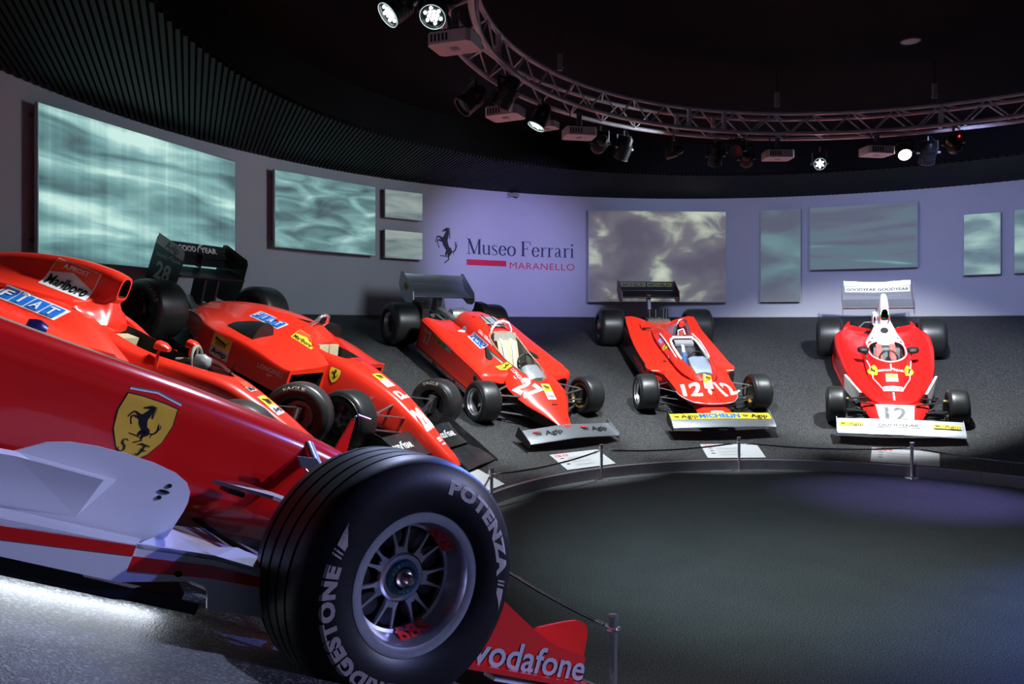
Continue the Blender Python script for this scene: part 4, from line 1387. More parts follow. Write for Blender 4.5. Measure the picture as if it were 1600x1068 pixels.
# lamp strip below the tray
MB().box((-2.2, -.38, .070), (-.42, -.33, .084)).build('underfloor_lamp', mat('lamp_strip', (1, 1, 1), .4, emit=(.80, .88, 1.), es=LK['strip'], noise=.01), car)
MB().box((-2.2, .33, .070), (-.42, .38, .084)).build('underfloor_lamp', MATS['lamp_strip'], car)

# ================================================================== second car (tall airbox, two red mirrors)
car = car_root(POSE['641'], 'red racing car behind the foreground one, with tall airbox and red mirrors')
def hsec(w, zt, zb, sh=.05):
    return [(0, zt), (w*.45, zt - .008), (w*.82, zt - sh*.55), (w, zt - sh*1.8), (w*1.02, (zt + zb)/2 - .02), (w*.96, zb + .02), (w*.7, zb), (0, zb)]
tub = loft_obj('nose_and_tub', [
    (1.05, hsec(.05, .20, .13, .02)), (1.0, hsec(.09, .225, .11, .02)), (.70, hsec(.13, .29, .12, .03)), (.35, hsec(.16, .355, .13)), (.07, hsec(.19, .455, .14)), (-.15, hsec(.215, .525, .14)),
    (-.36, hsec(.24, .580, .14)), (-.70, hsec(.29, .595, .12)), (-1.05, hsec(.33, .595, .10)), (-1.40, hsec(.36, .64, .10)), (-1.75, hsec(.36, .66, .10)), (-2.3, hsec(.30, .62, .10)), (-3.1, hsec(.16, .40, .12))], RED2, car, (), 4, 6)
COCK = [(-.42, 0), (-.50, .10), (-.80, .215), (-1.15, .245), (-1.36, .225), (-1.46, .12), (-1.47, 0)]
cockpit(tub, car, COCK, .24, 1.3, BLACK)
cover = loft_obj('engine_cover', [
    (-1.475, [(0, 1.022), (.045, 1.015), (.078, .985), (.090, .93), (.085, .86), (.070, .835), (0, .825)], .0),
    (-1.56, [(0, 1.035), (.055, 1.028), (.092, .995), (.105, .93), (.110, .84), (.120, .72), (0, .60)]),
    (-1.70, [(0, 1.035), (.058, 1.028), (.098, .992), (.118, .92), (.150, .80), (.30, .70), (0, .55)]),
    (-1.85, [(0, 1.024), (.058, 1.016), (.100, .978), (.125, .90), (.190, .78), (.40, .69), (0, .50)]),
    (-2.20, [(0, .945), (.055, .936), (.098, .90), (.130, .83), (.20, .74), (.42, .65), (0, .45)]),
    (-2.55, [(0, .82), (.05, .81), (.09, .785), (.13, .73), (.20, .66), (.38, .56), (0, .40)]),
    (-3.10, [(0, .60), (.04, .59), (.07, .57), (.10, .53), (.14, .47), (.20, .40), (0, .30)])], RED2, car, (6,), 4, 5, recess=(.80, .22))
# arched rear bulkhead below the airbox mouth
loft_obj('roll_hoop_fairing', [(-1.425, [(0, .66), (.10, .655), (.18, .63), (.20, .60), (0, .56)]), (-1.47, [(0, .76), (.07, .745), (.16, .68), (.25, .62), (0, .56)]), (-1.52, [(0, .84), (.07, .825), (.13, .74), (.30, .66), (0, .56)]), (-1.62, [(0, .86), (.10, .84), (.16, .76), (.36, .70), (0, .56)])], RED2, car, (), 4, 4)
for s in (-1, 1):
    pts = lambda zt, zi, w, zb: [(.26*s, zi), (.40*s, zi - .012), (.52*s, zt + .02), ((w - .05)*s, zt - .02), (w*s, zt - .09), (w*s, zb + .04), ((w - .04)*s, zb), (.26*s, zb)]
    pod = loft_obj('sidepod', [(-.92, pts(.30, .36, .56, .12)), (-1.02, pts(.37, .43, .64, .11)), (-1.25, pts(.47, .56, .69, .10)), (-1.50, pts(.53, .665, .70, .10)), (-1.9, pts(.55, .70, .70, .10)), (-2.3, pts(.52, .64, .66, .10)), (-2.7, pts(.40, .50, .50, .10)), (-3.0, pts(.32, .40, .38, .10))], RED2, car, (0, 7), 4, 5, mirror=False, recess=(.85, .2))
    if s < 0: rpod = pod
    # mirror
    MB().tube([(-.895, s*.305, .465), (-.925, s*.315, .60), (-.92, s*.31, .665)], [.020, .016, .014], 8, flat=.7).build('mirror_stalk', RED2, car, 40)
    loft_obj('mirror', [(-.86, [(s*.27, .665), (s*.30, .672), (s*.33, .665), (s*.335, .645), (s*.30, .636), (s*.268, .645)]), (-.905, [(s*.245, .682), (s*.30, .694), (s*.355, .682), (s*.36, .642), (s*.30, .628), (s*.245, .642)]), (-.955, [(s*.24, .684), (s*.30, .697), (s*.36, .684), (s*.365, .640), (s*.30, .624), (s*.24, .640)])], RED2, car, (), 3, 3, mirror=False)
    # small winglet on the pod shoulder
    MB().prism([(-1.36, s*.52, .50), (-1.12, s*.54, .525), (-1.00, s*.56, .45), (-1.30, s*.57, .44)], (0, s*.012, 0)).build('pod_deflector', RED2, car)
loft_obj('windscreen', [(-.40, [(0, .592), (.05, .590), (.10, .578), (.09, .574), (.05, .585), (0, .587)]), (-.55, [(0, .640), (.10, .630), (.175, .592), (.17, .586), (.10, .623), (0, .633)]), (-.72, [(0, .672), (.13, .655), (.225, .596), (.22, .590), (.128, .648), (0, .665)])], GLASS, car, (2, 3), 3, 4)
steering(car, -.74, .595, .12, 20, BEIGE)
MB().lathe([(0, 0), (.05, .02), (.075, .07), (.06, .12), (0, .14)], 14, M=Matrix.Translation((-.70, 0, .53)), axis='z').build('instrument_pod', mat('pale_grey_pod', (.45, .47, .48), .4, noise=.05), car, 60)
MB().box((-1.40, -.17, .46), (-1.30, .17, .575)).build('headrest', CREAM, car)
for x, z0, z1, dy in ((-1.0, .44, .575, -.30), (-.46, .545, .72, 0)):
    MB().tube([(x, dy, z0 - .03), (x + .004, dy, z0 + .04), (x + .01, dy, z1)], [.009, .007, .0028], 8).build('antenna', INK, car, 40)
sk = Skin([tub, cover, rpod])
sk.decal('sponsor_panel', g_marl(.37, .235, 'A.PROST'), (-1.82, -.12, .865), (1, 0, .0), (0, -1, .12), car, step=.03)
sk.decal('sponsor_decal', g_fiat(.50, .125), (-1.87, -.50, .662), (1, 0, -.02), (0, -1, .55), car, step=.03)
sk.decal('nose_sponsor_decal', [(quad(.14, .12), VWHITE), (poly([(-.07, .0), (-.01, .03), (.07, -.02), (.07, .06), (-.07, .06)]), ORANGE), (word('Marl', .12, .045, 0, -.03, bold=.05), INK)], (-.28, -.02, .56), (0, 1, -.1), (.35, -.35, 1), car, step=.03)
sk.decal('nose_oil_decal', g_agip(.16, .22), (-.05, -.04, .50), (0, 1, -.05), (.45, -.35, 1), car, step=.03)
EG = [('EAGLE', .20, .036, .265, 90 + 20, -1)]
wheel(car, 0, -.90, .31, .30, .178, -1, BLACK, texts=EG)
wheel(car, 0, .90, .31, .30, .178, 1, BLACK, texts=[('EAGLE', .20, .036, .262, 112, -1)], ink=TYREINK)
for s in (-1, 1):
    wheel(car, -2.855, s*.80, .33, .38, .178, s, BLACK)
rods(car, [((.12, .17, .36), (0, .76, .40)), ((-.25, .20, .40), (-.01, .76, .40)), ((.15, .14, .16), (0, .76, .20)), ((-.25, .18, .16), (-.01, .76, .20)), ((.0, .19, .40), (0, .74, .22))], .012, BLACK)
foil(car, 'front_wing', [(1.15, .07), (1.0, .065), (.85, .085)], .025, -.72, .72, BLACK, n=2)
foil(car, 'front_flap', [(.86, .10), (.74, .135), (.66, .18)], .015, -.70, -.10, BLACK)
foil(car, 'front_flap', [(.86, .10), (.74, .135), (.66, .18)], .015, .10, .70, BLACK)
for s in (-1, 1):
    plate(car, 'wing_endplate', [(1.16, .04), (1.16, .14), (.75, .24), (.50, .24), (.50, .04)], s*.72, s*.012, BLACK)
MB().prism([(-3.0, -.62, .07), (-.9, -.66, .07), (-.4, -.28, .07), (-.4, .28, .07), (-.9, .66, .07), (-3.0, .62, .07)], (0, 0, .02)).build('floor_tray', CARBON, car)
foil(car, 'rear_wing', [(-3.1, .86), (-3.25, .85), (-3.4, .90)], .03, -.48, .48, BLACK, n=1)
for s in (-1, 1):
    plate(car, 'rear_endplate', [(-2.95, .95), (-3.5, .98), (-3.5, .5), (-3.1, .4), (-2.95, .6)], s*.49, s*.01, BLACK)
plate(car, 'rear_wing_post', [(-3.05, .3), (-3.2, .3), (-3.3, .86), (-3.15, .86)], -.02, .04, BLACK)

# ================================================================== third car (black rear wing, number 28)
car = car_root(POSE['85'], 'red racing car number 28 with big black rear wing')
tub = loft_obj('nose_and_tub', [
    (.90, hsec(.035, .085, .03, .015)), (.86, hsec(.055, .11, .02, .02)), (.65, hsec(.09, .205, .03, .03)), (.39, hsec(.125, .325, .06, .03)), (.02, hsec(.165, .475, .09)), (-.40, hsec(.205, .56, .10)),
    (-.72, hsec(.24, .595, .10)), (-1.10, hsec(.27, .60, .10)), (-1.5, hsec(.28, .60, .10)), (-2.4, hsec(.22, .45, .10)), (-2.9, hsec(.14, .36, .12))], RED2, car, (), 4, 6)
cockpit(tub, car, [(-.70, 0), (-.72, .12), (-.85, .19), (-1.0, .20), (-1.12, .18), (-1.18, .0)], .22, 1.2, BLACK)
W5 = [(0, .0), (.12, -.008), (.22, -.045), (.35, -.135), (.46, -.175), (.70, -.21), (.83, -.245), (.86, -.31)]
def d5(zt, k=1., zb=.16, kz=1.):
    return [(y*k, zt + dz*kz) for y, dz in W5] + [(.85*k, zb + .02), (.80*k, zb), (0, zb)]
deck5 = loft_obj('engine_cover_and_pods', [
    (-.80, d5(.50, 1.0, .16, .25)), (-.86, d5(.56, 1.0, .16, .5)), (-1.0, d5(.635, 1.0, .16, .75)), (-1.23, d5(.712, 1.0, .16, .95)), (-1.63, d5(.735, 1.0, .16, 1.0)), (-1.85, d5(.715, .99, .16, 1.0)),
    (-2.10, d5(.672, .90, .16, .9)), (-2.41, d5(.588, .66, .16, .7)), (-2.75, d5(.46, .42, .16, .4))], RED2, car, (9,), 4, 5)
# pod mouths
for s in (-1, 1):
    c = MB().box((-1.02, min(s*.30, s*.82), .20), (-.70, max(s*.30, s*.82), .395)).build('cutter', DARK)
    c.matrix_world = car.matrix_world.copy()
    bpy.context.view_layer.update()
    cut(deck5, c)
c = MB().prism([(-1.22, -.16, .30), (-1.10, -.262, .30), (-.70, -.262, .30), (-.70, .262, .30), (-1.10, .262, .30), (-1.22, .16, .30)], (0, 0, .9)).build('cutter', RED2)
fixnormals(c); c.matrix_world = car.matrix_world.copy(); bpy.context.view_layer.update(); cut(deck5, c)
hump = loft_obj('roll_hoop_fairing', [(-1.06, [(0, .632), (.10, .625), (.17, .60), (.19, .56), (0, .54)]), (-1.20, [(0, .735), (.09, .722), (.15, .67), (.21, .60), (0, .54)]), (-1.26, [(0, .745), (.10, .735), (.17, .68), (.23, .60), (0, .54)]), (-1.62, [(0, .745), (.12, .735), (.22, .70), (.28, .66), (0, .54)])], RED2, car, (), 4, 4)
for s in (-1, 1):
    MB().lathe([(0, .004), (.018, .003), (.02, 0)], 14, M=Matrix.Translation((-1.165, s*.06, .69)) @ Matrix.Rotation(rad(-50), 4, 'Y'), axis='z').build('vent_hole', DARK, car, 40)
MB().tube([(-1.30, -.10, .72), (-1.235, -.10, .80), (-1.22, -.07, .865), (-1.22, 0, .885), (-1.22, .07, .865), (-1.235, .10, .80), (-1.30, .10, .72)], .022, 10).build('roll_hoop', CHROME, car, 50)
rods(car, [((-1.25, .08, .78), (-1.50, .10, .735))], .012, BLACK, 'hoop_stay')
for y0, y1 in ((-.17, -.01), (.01, .17)):
    MB().prism([(-1.14, y0, .615), (-1.04, y0, .60), (-1.0, y0, .44), (-1.10, y0, .42)], (0, y1 - y0, 0)).build('headrest_pad', CREAM, car)
loft_obj('windscreen', [(-.60, [(0, .588), (.08, .582), (.13, .565), (.12, .56), (.07, .577), (0, .583)]), (-.72, [(0, .620), (.11, .61), (.17, .58), (.165, .574), (.105, .604), (0, .614)])], GLASS, car, (2, 3), 3, 3)
# scoops on the pods
sk = Skin([tub, deck5])
for s in (-1, 1):
    loft_obj('pod_scoop', [(-1.44, [(s*.46, .53), (s*.51, .625), (s*.60, .655), (s*.69, .625), (s*.74, .54), (s*.74, .46), (s*.46, .48)]), (-1.58, [(s*.46, .53), (s*.51, .605), (s*.60, .63), (s*.69, .60), (s*.745, .53), (s*.74, .46), (s*.46, .48)]), (-1.85, [(s*.50, .50), (s*.54, .52), (s*.60, .515), (s*.66, .50), (s*.70, .48), (s*.69, .44), (s*.50, .46)])], BLACK, car, (), 3, 4, mirror=False).location = (0, 0, .035)
sk.decal('sponsor_decal', g_fiat(.44, .13), (-1.70, -.29, .64), (1, 0, -.03), (.04, -.9, 1), car, step=.04)
sk.decal('tobacco_decal', g_marl(.28, .145), (-1.17, -.29, .64), (1, 0, .0), (.05, -.9, 1), car, step=.04)
sk.decal('oil_panel', g_agip(.27, .235), (-1.72, -.86, .315), (1, 0, 0), (0, -1, 0), car, step=.06)
sk.decal('watch_sponsor_decal', g_long(.33, .052), (-1.03, -.86, .355), (1, 0, .06), (0, -1, 0), car, step=.06)
sk.decal('shield_badge', g_shield(.13, .165), (-.70, -.25, .40), (1, 0, .03), (0, -1, 0), car, step=.05, reach=.12)
sk.decal('nose_oil_decal', [(quad(.14, .24), VWHITE), (quad(.14, .12, 0, .06), YELLOW), (g_dog(.10, .09, 0, .06), INK), (word('Agip', .11, .05, 0, -.06), GREYW)], (-.24, -.03, .53), (0, 1, -.15), (.25, -.3, 1), car, step=.04)
sk.decal('nose_number', [(word('28', .19, .26, 0, 0, bold=.08), VWHITE)], (.33, -.02, .34), (-.12, 1, .05), (.45, -.4, 1), car, step=.03)
sk.decal('nose_logo', [(merge(word('D', .10, .12, -.03, .0, bold=.08), word('uc', .12, .06, .04, -.04, bold=.06)), VWHITE)], (-.0, -.02, .47), (-.1, 1, 0), (.35, -.3, 1), car, step=.03)
sk.decal('nose_print', [(word('MAGNETI', .08, .025, 0, .03, bold=.05), VWHITE), (word('MARELLI', .08, .025, 0, 0, bold=.05), VWHITE), (word('WEBER', .08, .022, 0, -.05, bold=.05), VWHITE)], (.60, 0, .21), (-.1, 1, 0), (.5, -.3, 1), car, step=.03)
EG = [('EAGLE', .20, .036, .245, 112, -1)]
wheel(car, 0, -.89, .285, .29, .172, -1, BLACK)
wheel(car, 0, .89, .285, .29, .172, 1, BLACK, texts=EG, ink=TYREINK)
wheel(car, -2.762, -.83, .33, .42, .172, -1, BLACK, disc_at=.0, texts=[('EAGLE', .22, .04, .275, 60, -1), ('23.0-15', .12, .02, .29, 262, -1)], ink=DIMINK)
wheel(car, -2.762, .83, .33, .42, .172, 1, BLACK, disc_at=.0)
rods(car, [((.20, .14, .30), (.0, .74, .34)), ((-.22, .17, .36), (-.01, .74, .34)), ((.22, .11, .14), (0, .74, .18)), ((-.20, .16, .14), (-.01, .74, .18)), ((.03, .16, .38), (0, .70, .20))], .015, STEEL)
rods(car, [((-2.45, .25, .36), (-2.75, .62, .40)), ((-2.3, .40, .42), (-2.70, .64, .42)), ((-2.5, .25, .16), (-2.75, .62, .20)), ((-2.2, .3, .20), (-2.75, .62, .20))], .013, GREY)
# front wing
BLK = mat('worn_black_wing', (.022, .022, .024), .30, noise=.35, nscale=14)
for s in (-1, 1):
    foil(car, 'front_wing', [(.98, .055), (.88, .07), (.74, .075), (.62, .07)], .03, s*.06, s*.74, BLK, n=1)
    fl_ = foil(car, 'front_flap', [(.60, .085), (.48, .115), (.36, .165), (.30, .20)], .018, s*.10, s*.73, BLK, n=1)
    Skin([fl_]).decal('wing_lettering', g_good(.40, .08), (.44, s*.46, .146), (0, 1, 0), (.42, 0, 1), car, step=.03, reach=.2)
    plate(car, 'front_endplate', [(1.02, .03), (1.0, .07), (.70, .15), (.34, .24), (.10, .24), (.06, .18), (.10, .03)], s*.745, s*.010, BLK)
# rear wing
for s in (-1, 1):
    EPr = [(-2.90, .90), (-2.93, .95), (-3.30, 1.02), (-3.36, 1.0), (-3.36, .48), (-3.20, .34), (-2.96, .36), (-2.88, .60)]
    if s < 0:
        EPr = [(-2.88, .93), (-2.92, .97), (-3.32, 1.03), (-3.36, 1.0), (-3.36, .40), (-2.90, .40)]
    plate(car, 'rear_endplate', EPr, s*.505, s*.010, BLACK)
foil(car, 'rear_main_plane', [(-2.86, .70), (-2.93, .688), (-3.05, .70), (-3.14, .735)], .045, -.50, .50, BLACK, n=1)
foil(car, 'rear_flap', [(-3.10, .775), (-3.18, .80), (-3.24, .85)], .02, -.50, .50, BLACK, n=1)
rf_ = foil(car, 'rear_flap', [(-3.18, .855), (-3.25, .90), (-3.30, .985)], .02, -.50, .50, BLACK, n=1)
Skin([rf_]).decal('rear_wing_lettering', g_good(.62, .085), (-3.26, .02, .93), (0, 1, 0), (1, 0, .6), car, step=.04, reach=.2)
for yy in (-.10, .10):
    plate(car, 'rear_wing_post', [(-2.86, .36), (-3.05, .36), (-3.08, .69), (-2.90, .69)], yy, .03, BLACK)
MB().box((-3.20, -.008, .74), (-3.12, .008, .90)).build('flap_bracket', BLACK, car)
MP = frame((-3.12, -.516, .945), (1, 0, -.02), (0, -1, 0))
flat_decal('endplate_panel', [(poly([(-.225, .10), (.20, .055), (.235, .01), (.235, -.075), (-.235, -.02)]), GREYW), (word('Agip', .22, .085, .03, .01, bold=.03, rot=-.07), INK)], MP, car)
flat_decal('endplate_lettering', g_good(.40, .045, GREYW), frame((-3.10, -.516, .825), (1, 0, .03), (0, -1, 0)), car)
flat_decal('endplate_number', [(word('28', .24, .20, 0, 0, bold=.04), GREYW)], frame((-3.13, -.516, .655), (1, 0, -.02), (0, -1, 0)), car)
MB().prism([(-2.9, -.60, .05), (-1.8, -.84, .05), (-.8, -.84, .05), (-.5, -.30, .05), (-.5, .30, .05), (-.8, .84, .05), (-1.8, .84, .05), (-2.9, .60, .05)], (0, 0, .02)).build('floor_tray', CARBON, car)
MB().box((-2.95, -.2, .15), (-2.5, .2, .36)).build('gearbox', GREY, car)
MB().tube([(-2.4, -.35, .33), (-2.7, -.34, .36), (-2.95, -.22, .42)], .045, 12).build('exhaust_pipe', GREY, car, 40)

# ================================================================== fourth car (number 27, silver wings)
car = car_root(POSE['C2'], 'red racing car number 27 with silver wings and open cream cockpit')
def nsec(w, zt, zb, cr=.03, in_=.0):
    return [(0, zt), (w*.35, zt - cr*.2), (w*.75, zt - cr*.7), (w, zt - cr*1.6), (w, zt - cr*1.6 - .02), (w*.72 - in_, (zt+zb)/2 - .02), (w*.6 - in_, zb), (0, zb)]
tub = loft_obj('nose_and_tub', [
    (.74, nsec(.085, .195, .13, .008)), (.66, nsec(.11, .225, .12, .012)), (.48, nsec(.19, .295, .12, .03)), (.25, nsec(.34, .39, .12, .055)), (.05, nsec(.43, .485, .12, .075)), (-.15, nsec(.44, .56, .12, .095)),
    (-.40, [(0, .61), (.14, .60), (.25, .565), (.31, .50), (.32, .46), (.31, .30), (.30, .12), (0, .12)]),
    (-.80, [(0, .70), (.15, .69), (.26, .645), (.305, .57), (.31, .52), (.31, .30), (.30, .12), (0, .12)]),
    (-1.15, [(0, .80), (.15, .79), (.26, .74), (.31, .64), (.32, .55), (.32, .30), (.30, .12), (0, .12)]),
    (-1.60, [(0, .845), (.16, .835), (.27, .78), (.33, .66), (.34, .56), (.33, .30), (.30, .12), (0, .12)]),
    (-1.95, [(0, .80), (.15, .79), (.25, .74), (.31, .63), (.32, .54), (.32, .30), (.30, .12), (0, .12)])], RED2, car, (4,), 4, 6)
recolour(tub, lambda c, n: c.x > -.2 and n.z < .05 and c.z < .46, CARBON)
COCK = [(-.02, 0), (-.08, .10), (-.35, .20), (-.65, .235), (-.95, .235), (-1.08, .20), (-1.10, 0)]
cockpit(tub, car, COCK, .22, 1.4, BEIGE)
tubs = Skin([tub])
full = [(x, y) for x, y in COCK] + [(x, -y) for x, y in COCK[::-1] if y > .001]
P = smooth_closed([Vector((x*1.02, y*1.06, 0)) for x, y in full], 4)
MB().tube(rim_path(tubs, [(p.x, p.y) for p in P], .002), .010, 6, closed=True).build('cockpit_edge', BEIGE, car, 60)
# dark underside panels beside the nose
for s in (-1, 1):
    MB().prism([(.66, s*.10, .17), (.25, s*.325, .285), (-.10, s*.42, .36), (-.10, s*.42, .14), (.30, s*.24, .10), (.66, s*.08, .11)], (0, -s*.015, 0)).build('nose_underside', CARBON, car)
for s in (-1, 1):
    def ps(w, zo, zi, zb=.17):
        return [(.29*s, zi), (.45*s, zi - .01), ((w - .07)*s, zo + .012), (w*s, zo - .03), (w*s, zo - .07), ((w - .005)*s, zb + .03), ((w - .01)*s, zb), (.29*s, zb)]
    pod = loft_obj('sidepod', [(-.26, ps(.70, .42, .40)), (-.30, ps(.745, .475, .47)), (-.42, ps(.765, .51, .52)), (-.75, ps(.77, .535, .56)), (-1.3, ps(.77, .565, .61)), (-1.9, ps(.77, .605, .62)), (-2.12, ps(.77, .62, .60))], RED2, car, (0, 7), 4, 4, mirror=False, recess=(.85, .15))
    if s < 0: pod_r = pod
    MB().box((-2.1, min(s*.755, s*.785), .10), (-.45, max(s*.755, s*.785), .185)).build('side_skirt', mat('black_skirt', (.02, .02, .022), .5, noise=.2), car)
    # NACA style air inlet between tub and pod
    MB().prism([(-.60, s*.30, .50), (-.52, s*.42, .47), (-.75, s*.44, .565), (-1.0, s*.31, .605)], (0, 0, .012)).build('air_duct', DARK, car)
    # ears of the engine cover
    MB().tube([(-1.72, s*.25, .70), (-1.72, s*.30, .60)], .02, 8).build('duct_pipe', GREY, car, 40)
    MB().prism([(-1.60, s*.18, .82), (-1.52, s*.27, .73), (-1.66, s*.31, .64), (-1.72, s*.27, .66), (-1.66, s*.20, .80)], (-.03, 0, .018)).build('cover_vent', DARK, car)
# rear screens and roll hoop
MB().prism([(-1.22, -.13, .815), (-1.22, .13, .815), (-1.58, .12, .846), (-1.58, -.12, .846)], (0, 0, .012)).build('cover_window', mat('pale_mesh', (.40, .43, .46), .35, metal=.4, noise=.15, nscale=30), car)
for y in (-.06, .06):
    MB().tube([(-1.20, y, .835), (-1.62, y*1.3, .862)], .007, 6).build('window_bar', BLACK, car, 40)
for x in (-1.30, -1.45):
    MB().tube([(x, -.13, .836), (x, .13, .836)], .007, 6).build('window_bar', BLACK, car, 40)
MB().tube([(-1.14, -.19, .70), (-1.15, -.165, .83), (-1.155, -.10, .92), (-1.155, 0, .948), (-1.155, .10, .92), (-1.15, .165, .83), (-1.14, .19, .70)], .019, 10).build('roll_hoop', VWHITE, car, 50)
rods(car, [((-1.155, .10, .91), (-1.42, .14, .80))], .014, VWHITE, 'hoop_stay')
# engine and gearbox
EN = MB()
EN.box((-2.5, -.18, .15), (-1.95, .18, .50))
en = EN.build('engine_block', GREY, car)
ENG = mat('cast_alloy', (.50, .52, .50), .35, metal=.8, noise=.25, nscale=18)
for s in (-1, 1):
    MB().tube([(-2.0, s*.22, .60), (-2.3, s*.24, .62), (-2.62, s*.20, .58)], .045, 12).build('intake_pipe', ENG, car, 40)
    MB().box((-2.5, min(s*.16, s*.34), .46), (-2.1, max(s*.16, s*.34), .55)).build('cam_cover', ENG, car)
    for q in range(4):
        MB().tube([(-2.1 - .12*q, s*.16, .55), (-2.1 - .12*q, s*.04, .63)], .028, 10).build('inlet_trumpet', ENG, car, 40)
    MB().lathe([(0, -.07), (.07, -.07), (.09, -.03), (.09, .03), (.07, .07), (0, .07)], 20, M=Matrix.Translation((-2.62, s*.28, .42))).build('turbocharger', ENG, car, 40)
    MB().tube([(-2.55, s*.40, .34), (-2.3, s*.46, .45), (-2.0, s*.48, .55)], .04, 10).build('exhaust_pipe', GREY, car, 40)
MB().lathe([(0, -.16), (.09, -.15), (.11, 0), (.09, .15), (0, .16)], 20, M=Matrix.Translation((-2.35, 0, .60))).build('plenum', ENG, car, 40)
MB().box((-3.05, -.13, .15), (-2.5, .13, .42)).build('gearbox', GREY, car)
# cockpit interior
MB().prism([(-1.06, -.17, .70), (-.95, -.17, .72), (-.66, -.17, .30), (-.80, -.17, .26)], (0, .34, 0)).build('seat', CREAM, car)
MB().prism([(-1.08, -.19, .80), (-1.04, -.19, .81), (-1.0, -.19, .70), (-1.06, -.19, .68)], (0, .38, 0)).build('headrest', BEIGE, car)
for y in (-.09, .09):
    MB().prism([(-1.02, y - .022, .735), (-.93, y - .022, .715), (-.64, y*.6 - .022, .34), (-.66, y*.6 - .022, .33)], (0, .044, 0)).build('belt', VWHITE, car)
steering(car, -.42, .60, .13, 25)
loft_obj('dashboard', [(-.06, [(0, .545), (.08, .54), (.14, .50), (0, .44)]), (-.20, [(0, .60), (.10, .59), (.16, .54), (0, .46)]), (-.30, [(0, .63), (.10, .62), (.15, .56), (0, .47)])], mat('silver_dash', (.55, .57, .58), .35, metal=.5, noise=.2, nscale=40), car, (), 3, 3)
loft_obj('windscreen', [(.02, [(0, .545), (.07, .542), (.12, .53), (.11, .525), (.06, .537), (0, .54)]), (-.25, [(0, .665), (.10, .655), (.20, .60), (.195, .594), (.095, .648), (0, .658)]), (-.36, [(0, .70), (.12, .69), (.225, .61), (.22, .604), (.115, .683), (0, .693)])], GLASS, car, (2, 3), 3, 4)
sk = Skin([tub, pod_r])
SX = Vector((1, 0, -.10))
sk.decal('sponsor_decal', g_fiat(.40, .105), (-1.19, -.31, .625), (1, 0, -.08), (0, -1, .35), car, step=.04)
sk.decal('driver_lettering', [(word('Gilles Villeneuve', .40, .05, 0, 0, bold=.02), VWHITE)], (-1.10, -.28, .725), (1, 0, -.10), (0, -1, .6), car, step=.04)
sk.decal('round_sticker', [(disc(.05), VWHITE), (disc(.038), GREYW), (word('GA', .04, .03), VWHITE)], (-1.60, -.33, .64), (1, 0, 0), (0, -1, .25), car, step=.04)
sk.decal('tricolour_stripe', [(quad(.42, .016, 0, .016), GREEN), (quad(.42, .016), VWHITE)], (-.76, -.31, .575), (1, 0, -.06), (0, -1, .35), car, step=.05)
sk.decal('shield_badge', g_shield(.13, .17), (-.46, -.30, .53), (1, 0, .0), (0, -1, .45), car, step=.04, reach=.12)
sk.decal('watch_sponsor_decal', g_long(.36, .055), (-.17, -.27, .545), (1, -.12, 0), (.12, -.75, 1), car, step=.04)
sk.decal('nose_number', [(word('27', .31, .30, 0, 0, bold=.05, space=1.1), VWHITE)], (.05, -.225, .43), (.84, .46, -.2), (.28, -.40, 1), car, step=.03)
sk.decal('nose_oil_decal', [(quad(.14, .27), VWHITE), (quad(.13, .13, 0, .065), YELLOW), (g_dog(.10, .10, 0, .065), INK), (word('Agip', .11, .05, 0, -.07), GREYW)], (.16, .04, .45), (.05, 1, 0), (.40, .0, 1), car, step=.04)
sk.decal('nose_slot', [(quad(.09, .02), DARK)], (.36, .02, .35), (0, 1, 0), (.4, 0, 1), car, step=.05)
FADE = mat('faded_pink_print', (.45, .25, .24), .5, noise=.2, nscale=30)
sk.decal('pod_number', [(word('27', .24, .22, 0, 0, bold=.05), FADE)], (-1.87, -.77, .42), (1, 0, .03), (0, -1, 0), car, step=.08)
sk.decal('pod_oil_decal', [(quad(.52, .085), GREYW), (quad(.26, .085, -.13), mat('dim_yellow', (.40, .34, .05), .5, noise=.1)), (g_dog(.08, .06, -.21), INK), (word('Agip', .14, .045, -.08), INK), (quad(.08, .05, .08), GREEN)], (-1.42, -.77, .495), (1, 0, -.02), (0, -1, 0), car, step=.08)
flat_decal('skirt_lettering', [(quad(.50, .05, -.55), GREYW), (word('MAGNETI MARELLI', .46, .03, -.55, 0), INK), (word('FERODO CHAMPION', .5, .03, .1, 0), GREYW), (quad(.30, .05, .58), GREYW), (word('BREMBO', .26, .03, .58), INK)], frame((-1.28, -.7855, .143), (1, 0, 0), (0, -1, 0)), car)
sk.decal('round_pod_sticker', [(disc(.055), INK), (disc(.047), GREYW), (disc(.04), INK)], (-.43, -.77, .40), (1, 0, 0), (0, -1, 0), car, step=.06)
wheel(car, 0, -.875, .27, .29, .17, -1, RIMS, disc_at=-.05)
wheel(car, 0, .875, .27, .29, .17, 1, GOLD, disc_at=.05)
wheel(car, -2.66, -.82, .33, .45, .17, -1, RIMS, disc_at=.05)
wheel(car, -2.66, .82, .33, .45, .17, 1, RIMS, disc_at=.05)
rods(car, [((.12, .34, .36), (0, .74, .36)), ((-.20, .36, .40), (-.02, .74, .37)), ((.30, .22, .15), (0, .74, .14)), ((-.20, .32, .15), (-.02, .74, .14)), ((.10, .32, .26), (.06, .74, .24))], .018, GREY)
rods(car, [((-2.4, .25, .40), (-2.65, .60, .44)), ((-2.4, .2, .18), (-2.65, .60, .20)), ((-2.8, .12, .20), (-2.67, .60, .20))], .016, GREY)
for s in (-1, 1):
    # curved brake duct ears by the rear tyres
    MB().prism([(-2.38, s*.50, .50), (-2.42, s*.50, .66), (-2.56, s*.50, .72), (-2.72, s*.50, .70), (-2.74, s*.50, .45)], (0, s*.12, 0)).build('rear_duct', BLACK, car)
